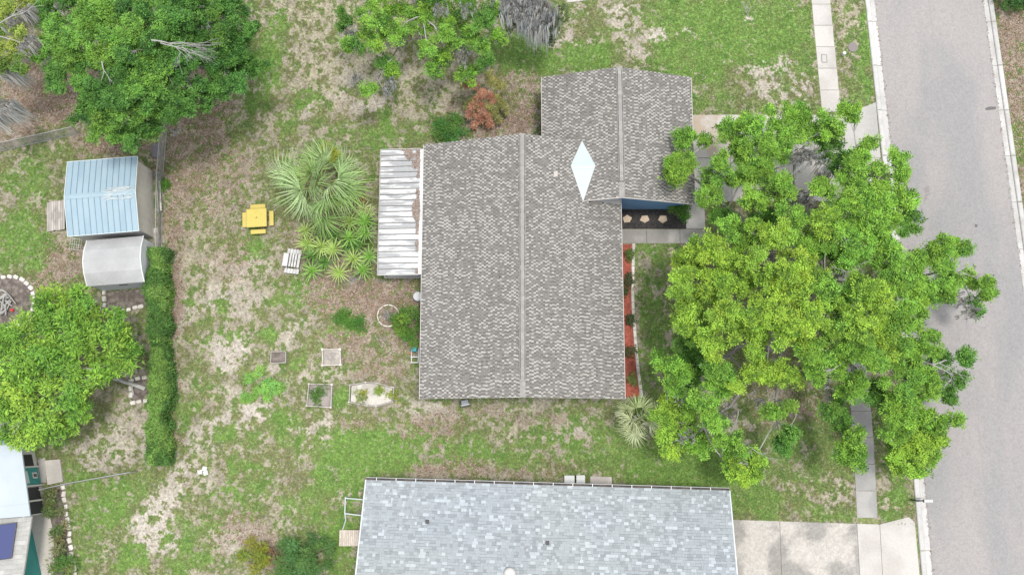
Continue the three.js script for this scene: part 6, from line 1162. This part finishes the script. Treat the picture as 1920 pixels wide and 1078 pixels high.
{ // ring of white edging with sticks
  const c = [-7.68, -7.44], t = thing('fire_ring', 'ring of white edging round a heap of sticks', 'fire ring', [c[0], 0, c[1]]);
  const n = 12, r = 0.68; for (let i = 0; i < n; i++) { const a0 = i / n * 6.2832 + 0.03, a1 = (i + 1) / n * 6.2832 - 0.03, q = (a, k) => [Math.cos(a) * k, Math.sin(a) * k]; part(t, 'edging_piece', prism([q(a0, r - 0.035), q(a1, r - 0.035), q(a1, r + 0.035), q(a0, r + 0.035)], 0, 0.1 + 0.02 * R(), 0.015), EDGE[i % 3]); }
  for (let k = 0; k < 24; k++) { const a = R() * 6.28, b = a + 2.4 + R(); part(t, 'stick', taper(bend([Math.cos(a) * R(0.3, 0.6), R(0.03, 0.1), Math.sin(a) * R(0.3, 0.6)], [Math.cos(b) * R(0.2, 0.6), R(0.03, 0.12), Math.sin(b) * R(0.2, 0.6)], 3, 0.06), R(0.012, 0.022), 0.008, 5), k % 3 ? BARK : PALEBARK); }
}
// ---------------------------------------------------------------- tables
{
  const yel = speckle([.54, .43, .1], [.5, .4, .09], { size: 128, m: 2, patch: 2, grain: 0.04, rough: 0.5 }), dk = mat([.12, .1, .04], 0.6);
  const c = [-15.95, -13.5], t = thing('picnic_table', 'yellow square picnic table with four attached benches', 'table', [c[0], 0, c[1]], 0.06);
  const top = part(t, 'table_top', rbx(1.26, 0.06, 1.18, 0.03, 0, 0.76, 0), yel);
  for (const [k, w] of [[0.46, 0.014], [0.32, 0.014], [0.2, 0.014]]) for (const [x, z, a, b] of [[0, k * 0.93, 2 * k, w], [0, -k * 0.93, 2 * k, w], [k, 0, w, 2 * k * 0.93], [-k, 0, w, 2 * k * 0.93]]) part(top, 'raised_rim', bx(a, 0.012, b, x, 0.794, z), mat([.6, .55, .13], 0.5));
  part(top, 'umbrella_hole', new THREE.TorusGeometry(0.04, 0.012, 6, 16).rotateX(Math.PI / 2).translate(0, 0.793, 0), dk);
  for (let i = 0; i < 4; i++) { const a = i * Math.PI / 2, x = Math.sin(a) * 0.84, z = Math.cos(a) * 0.81, b = part(t, 'bench', rbx(i % 2 ? 0.28 : 0.95, 0.06, i % 2 ? 0.95 : 0.28, 0.028, x, 0.44, z), yel); for (const s of [-0.1, 0.1]) part(b, 'raised_rim', i % 2 ? bx(0.014, 0.012, 0.8, x + s, 0.474, z) : bx(0.8, 0.012, 0.014, x, 0.474, z + s), mat([.6, .49, .14], 0.5)); part(t, 'bench_arm', bar([Math.sin(a) * 0.15, 0.34, Math.cos(a) * 0.15], [x, 0.4, z], 0.03, 6), dk); }
  for (const [x, z] of [[0.28, 0.28], [-0.28, 0.28], [0.28, -0.28], [-0.28, -0.28]]) part(t, 'leg', bar([x * 1.3, 0, z * 1.3], [x, 0.74, z], 0.03, 6), dk);
}
{
  const wh = [0, 1, 2].map((k) => speckle([[.54, .53, .52], [.48, .47, .465], [.57, .56, .55]][k], [.42, .41, .4], { size: 128, m: 1, patch: 4, off: k * 5, at: 0.6 }));
  const c = [-13.67, -10.82], t = thing('picnic_table', 'small white-washed slatted timber picnic table with two benches', 'table', [c[0], 0, c[1]], -0.12);
  const xs = [-0.46, -0.3, -0.1, 0.1, 0.3, 0.48]; [[-0.42, 0.34], [-0.13, 0.13], [0.03, 0.13], [0.2, 0.14], [0.4, 0.17]].forEach(([x, w], i) => part(t, 'table_slat', bx(w - 0.02, 0.03, 0.82, x, 0.55, -0.02), wh[i % 3]));
  for (const [z, n] of [[-0.62, 5], [0.62, 5]]) for (let i = 0; i < n; i++) part(t, 'bench_slat', bx(0.165, 0.03, 0.3, -0.36 + i * 0.185, 0.32, z), wh[(i + 1) % 3]);
  for (const x of [-0.36, 0.36]) { part(t, 'bearer', bx(0.06, 0.07, 1.5, x, 0.27, 0), wh[1]); for (const z of [-0.42, 0.42]) part(t, 'leg', bar([x, 0, z * 1.25], [x, 0.53, z * 0.7], 0.035, 4), wh[1]); }
}
// ---------------------------------------------------------------- odds and ends
{
  const g = thing('charcoal_grill', 'dark grill standing by the south gable of the house', 'grill', [-2.83, 0, -2.02], 0.2); part(g, 'body', rbx(0.52, 0.35, 0.42, 0.05, 0, 0.72, 0), mat([.05, .055, .06], 0.4)); part(g, 'lid_rim', bx(0.54, 0.03, 0.05, 0, 0.91, 0.1), mat([.35, .36, .37], 0.4)); part(g, 'grate', bx(0.4, 0.02, 0.26, 0, 0.905, -0.05), mat([.18, .19, .2], 0.5)); for (const [x, z] of [[.2, .16], [-.2, .16], [.2, -.16], [-.2, -.16]]) part(g, 'leg', bar([x * 1.2, 0, z * 1.2], [x, 0.6, z], 0.015, 5), BLACKPIPE);
  const b = thing('hose_reel', 'white and grey round hose reel at the west wall', 'hose reel', [-5.81, 0, -8.58]); part(b, 'drum', new THREE.TorusGeometry(0.22, 0.09, 8, 20).rotateX(Math.PI / 2).translate(0, 0.5, 0), mat([.55, .58, .62], 0.5)); part(b, 'side_plate', cyl(0.24, 0.24, 0.03, 0, 0.6, 0, 20), WHITE); part(b, 'stand', cyl(0.05, 0.05, 0.6, 0, 0, 0, 8), BLACKPIPE);
  const p = thing('garden_cart', 'white framed cart with a teal tub at the west wall', 'cart', [-5.95, 0, -4.92]); part(p, 'tub', rbx(0.34, 0.28, 0.3, 0.06, -0.03, 0.55, -0.38), mat([.02, .25, .28], 0.5), 'teal tub'); for (const x of [-0.2, 0.22]) part(p, 'rail', bx(0.05, 0.05, 0.9, x, 0.45, 0), WHITE); for (const z of [0.08, 0.42]) part(p, 'cross_bar', bx(0.5, 0.05, 0.06, 0, 0.46, z), WHITE); for (const [x, z] of [[-.2, -.4], [.22, -.4], [-.2, .4], [.22, .4]]) part(p, 'leg', bx(0.05, 0.43, 0.05, x, 0.215, z), WHITE); part(p, 'handle', rbx(0.1, 0.06, 0.08, 0.02, -0.26, 0.5, -0.16), mat([.55, .15, .03], 0.5), 'orange handle');
  const wl = ['left', 'upper right', 'lower right']; [[[-18.85, 0, 2.06], .1], [[-18.57, 0, 1.87], -.2], [[-18.49, 0, 2.12], .3]].forEach(([q, a], i) => { const o = solo('white_tile', rbx(0.28, 0.03, 0.27, 0.01, 0, 0.03, 0, a), WHITE, 'white square tile on the back lawn, ' + wl[i] + ' of three', 'tile', 'white tiles on the lawn', [q[0], 0, q[2]]); });
  const mb = thing('mailbox', 'white mailbox on a dark leaning arm at the kerb', 'mailbox', [23.94, 0, 3.69]); const top = [24.46, 1.15, 3.68]; partW(mb, 'post', bar([23.94, 0, 3.69], [mb.position.x, 1.05, mb.position.z], 0.05, 6), mat([.07, .06, .055], 0.8)); partW(mb, 'arm', bar([mb.position.x - 0.1, 1.0, mb.position.z], [top[0] - 0.1, 1.02, top[2]], 0.045, 6), mat([.07, .06, .055], 0.8)); const sh = new THREE.CapsuleGeometry(0.1, 0.001, 4, 12); const bxg = [bx(0.5, 0.12, 0.2, top[0], 1.12, top[2]), uvm(new THREE.CylinderGeometry(0.1, 0.1, 0.5, 14, 1, false, 0, Math.PI).rotateZ(Math.PI / 2).rotateX(0).translate(top[0], 1.18, top[2]))]; partW(mb, 'box', bxg[0], WHITE); const cylT = uvm(new THREE.CylinderGeometry(0.1, 0.1, 0.5, 16).rotateZ(Math.PI / 2).translate(top[0], 1.18, top[2])); partW(mb, 'rounded_top', cylT, WHITE);
  const m = thing('meter_cover', 'grey rectangular meter cover set in the pavement', 'cover', [20.37, 0, -24.34]); part(m, 'rim', [bx(0.36, 0.02, 0.04, 0, 0.052, -0.26), bx(0.36, 0.02, 0.04, 0, 0.052, 0.26), bx(0.04, 0.02, 0.48, -0.16, 0.052, 0), bx(0.04, 0.02, 0.48, 0.16, 0.052, 0)], mat([.22, .21, .2], 0.8)); part(m, 'lid', bx(0.28, 0.014, 0.48, 0, 0.05, 0), mat([.42, .4, .38], 0.8));
  const mh = thing('manhole_cover', 'round grey-brown cover in the verge grass', 'cover', [22.3, 0, -25.12]); part(mh, 'lid', cyl(0.29, 0.28, 0.05, 0, 0.01, 0, 24), mat([.2, .175, .165], 0.8)); part(mh, 'ring', new THREE.TorusGeometry(0.3, 0.025, 6, 28).rotateX(Math.PI / 2).translate(0, 0.045, 0), mat([.25, .22, .21], 0.8));
  const cp = thing('cleanout_pipe', 'short white capped pipe in the verge beside the round cover', 'pipe', [21.61, 0, -24.6]); part(cp, 'pipe', cyl(0.1, 0.1, 0.28, 0, 0, 0, 14), mat([.5, .48, .45], 0.6)); part(cp, 'cap', cyl(0.12, 0.11, 0.07, 0, 0.28, 0, 14), WHITE);
  const r = thing('wire_rack', 'white wire rack lying beside the small white shed', 'rack', [-27.41, 0, -11.98]); srand(611); for (let i = 0; i < 6; i++) part(r, 'wire', bar([-0.35 + i * 0.14, 0.15, -0.35], [-0.35 + i * 0.14, 0.2, 0.35], 0.012, 4), WHITE); for (const z of [-0.35, 0, 0.35]) part(r, 'cross_bar', bar([-0.4, 0.16, z], [0.4, 0.18, z + 0.1], 0.018, 4), WHITE); for (const [x, z] of [[-.36, -.33], [.36, -.33], [-.36, .33], [.36, .33]]) part(r, 'foot', bar([x, 0, z], [x, 0.16, z], 0.012, 4), WHITE);
  srand(612); const f = thing('fallen_branches', 'heap of dark fallen twigs below the rosette plants', 'branches', [-10, 0, -9.69]); for (let k = 0; k < 16; k++) part(f, 'twig', taper(bend([0.7 * G2(), R(0.03, 0.12), 0.25 * G2()], [0.7 * G2(), R(0.03, 0.14), 0.3 * G2()], 3, 0.15), 0.022, 0.008, 5), k % 2 ? BARK : PALEBARK);
  const f2 = thing('fallen_branches', 'loose sticks on the litter beside the west shrub', 'branches', [-8.4, 0, -5.91]); for (let k = 0; k < 9; k++) part(f2, 'twig', taper(bend([-0.3 + k * 0.09, 0.04, -0.35 + 0.2 * G2()], [0.1 + k * 0.09, 0.05, 0.35 + 0.2 * G2()], 3, 0.08), 0.014, 0.006, 5), BARK);
  const f3 = thing('fallen_branches', 'dead brown twigs under the yellow bottom shrub', 'branches', [-14.59, 0, 6.63]); for (let k = 0; k < 20; k++) part(f3, 'twig', taper(bend([0.5 * G2(), R(0.03, 0.3), 0.4 * G2()], [0.8 * G2(), R(0.03, 0.5), 0.6 * G2()], 3, 0.15), 0.02, 0.007, 5), BARK);
}
// ---------------------------------------------------------------- grass and litter
{
  const blade = (s, n, h, sp) => { srand(s); const pos = []; for (let i = 0; i < n; i++) { const a = R() * 6.283, b = R() * 6.283, x = Math.cos(b) * sp * R(), z = Math.sin(b) * sp * R(), w = 0.012, l = h * R(0.7, 1.3), lean = R(0.4, 1.1) * h; pos.push(x - Math.sin(a) * w, 0, z + Math.cos(a) * w, x + Math.sin(a) * w, 0, z - Math.cos(a) * w, x + Math.cos(a) * lean, l * 0.7, z + Math.sin(a) * lean); } const g = new THREE.BufferGeometry(); g.setAttribute('position', new THREE.Float32BufferAttribute(pos, 3)); g.computeVertexNormals(); return g; };
  const grassMat = new THREE.MeshStandardMaterial({ color: 0xffffff, roughness: 0.9, side: THREE.DoubleSide });
  // hard surfaces and roofs carry no grass
  const hard = (x, z) => { const wx = along(ROAD_W, z), wk = along(WALK_W, z); if (x > wx - 0.72 && x < along(ROAD_E, z) + 0.72) return true; if (x > wk - 0.03 && x < wk + 1.27 && (z < -20.9 || z > -14.25)) return true; if (x > 11 && x < wx && z > -20.52 && z < -14.7) return true; if (x > 21.3 && x < wx && z > -21.3 - 0 && z < -13.9 && Math.abs(z + 17.6) < 2.9 + (x - 21.35) * 0.37) return true; if (x > 5.8 && x < 12.25 && z > -14.3 && z < -12) return true; if (z > 4.84 + (x - 13.4) * 0.031 && x > 12.4 && x < wx) return true; if (x > -4.95 && x < 6.15 && z > -17.25 && z < -2.62) return true; if (x > 2.3 && x < 10.72 && z > -21.6 && z < -14.25) return true; if (x > -8 && x < -5 && z > -17.2 && z < -9.8) return true; if (x > 6 && x < 7.45 + Math.max(0, z + 8) * 0.07 && z > -12 && z < -2.4) return true; if (z > 3.1 && x > -7.9 && x < 12) return true; if (x < -28.4 && z > 0.5) return true; return false; };
  srand(620);
  const lists = [[], []];
  let guard = 0;
  while (lists[0].length + lists[1].length < 230000 && guard++ < 900000) {
    const x = R(-36, 36), z = R(-30.5, 10.5); if (hard(x, z)) continue;
    const [live, green, bare] = groundAt(x, z), n = turf(x, z, fbm(x * 3.6, z * 3.6, 3), vnoise(x * 13 + 3, z * 13));
    const alive = live - n + 0.1 * G2() > 0; if (!alive && R() < 0.62 + litter(x, z) * 0.3 + sand(x, z) * 0.35) continue;
    const c = alive ? vary(green, 0.3, 0.14) : vary(R() < 0.35 ? tint(bare, 1.35) : bare, 0.3, 0.05), k = R();
    lists[k < 0.5 ? 0 : 1].push([x, 0, z, R() * 6.283, 0, 0, (alive ? R(0.7, 1.25) : R(0.5, 0.9)), c]);
  }
  tag(scatter(null, 'lawn_grass', blade(621, 6, 0.085, 0.07), grassMat, lists[0]), 'short worn turf grass over the yards', 'grass');
  tag(scatter(null, 'lawn_grass_001', blade(622, 7, 0.07, 0.09), grassMat, lists[1]), 'sparser tufts of grass mixed through the yards', 'grass');
  srand(630); const chip = new THREE.BufferGeometry(); chip.setAttribute('position', new THREE.Float32BufferAttribute([-0.05, 0, 0, 0, 0.012, 0.022, 0.05, 0, 0, -0.05, 0, 0, 0.05, 0, 0, 0, 0.012, -0.022], 3)); chip.computeVertexNormals();
  const l = []; guard = 0; while (l.length < 42000 && guard++ < 800000) { const x = R(-36, 36), z = R(-30.5, 10.5); if (hard(x, z)) continue; const b = litter(x, z); if (R() > b * 1.1 + 0.035) continue; l.push([x, R(0.01, 0.05), z, R() * 6.283, G2() * 0.4, G2() * 0.4, R(0.6, 1.6), vary(R() < 0.5 ? [.3, .2, .14] : R() < 0.5 ? [.17, .11, .075] : [.42, .34, .27], 0.25, 0.06)]); }
  for (let i = 0; i < 900; i++) { const z = R(-30, 10), e = R() < 0.6; l.push([e ? along(ROAD_W, z) + Math.abs(G2()) * 0.12 - 0.06 : along(ROAD_E, z) - Math.abs(G2()) * 0.12 + 0.06, R(0.035, 0.045), z, R() * 6.283, G2() * 0.2, G2() * 0.2, R(0.5, 1.2), vary([.24, .18, .13], 0.3)]); }
  tag(scatter(null, 'leaf_litter', chip, DRYLEAF, l), 'brown fallen leaves on the ground under trees and beside fences', 'leaves');
  // leaves caught on the patio cover
  const pl = []; while (pl.length < 1500) { const u = R(), v = R(), x = -8.05 + 2.45 * u, z = -17.4 + 7.75 * v; const tri = v < 0.16 && u > 0.55 + (v - 0.02) * 2.2 && u < 0.97, strip = u > 0.9 + 0.05 * vnoise(z * 3, 1) && u < 0.985 && vnoise(z * 2.2, 7) > 0.3, pile = Math.hypot((x + 5.75) / 0.3, (z + 13.6) / 0.7) < 1; if (!(tri && R() < 0.5 && vnoise(x * 4, z * 4) > 0.3) && !(strip && R() < 0.6) && !pile) continue; pl.push([x, 2.22 + 0.22 * u + 0.02 + R(0, 0.03), z, R() * 6.28, G2() * 0.4, G2() * 0.4, R(0.8, 1.8), vary(R() < 0.6 ? [.25, .19, .16] : [.36, .29, .25], 0.25)]); }
  tag(scatter(null, 'roof_litter', chip, DRYLEAF, pl), 'brown leaf debris caught on the patio cover by its gutter', 'leaves');
}

scene.traverse((o) => { if (o.isMesh) { o.castShadow = true; o.receiveShadow = true; } });
renderer.render(scene, camera);
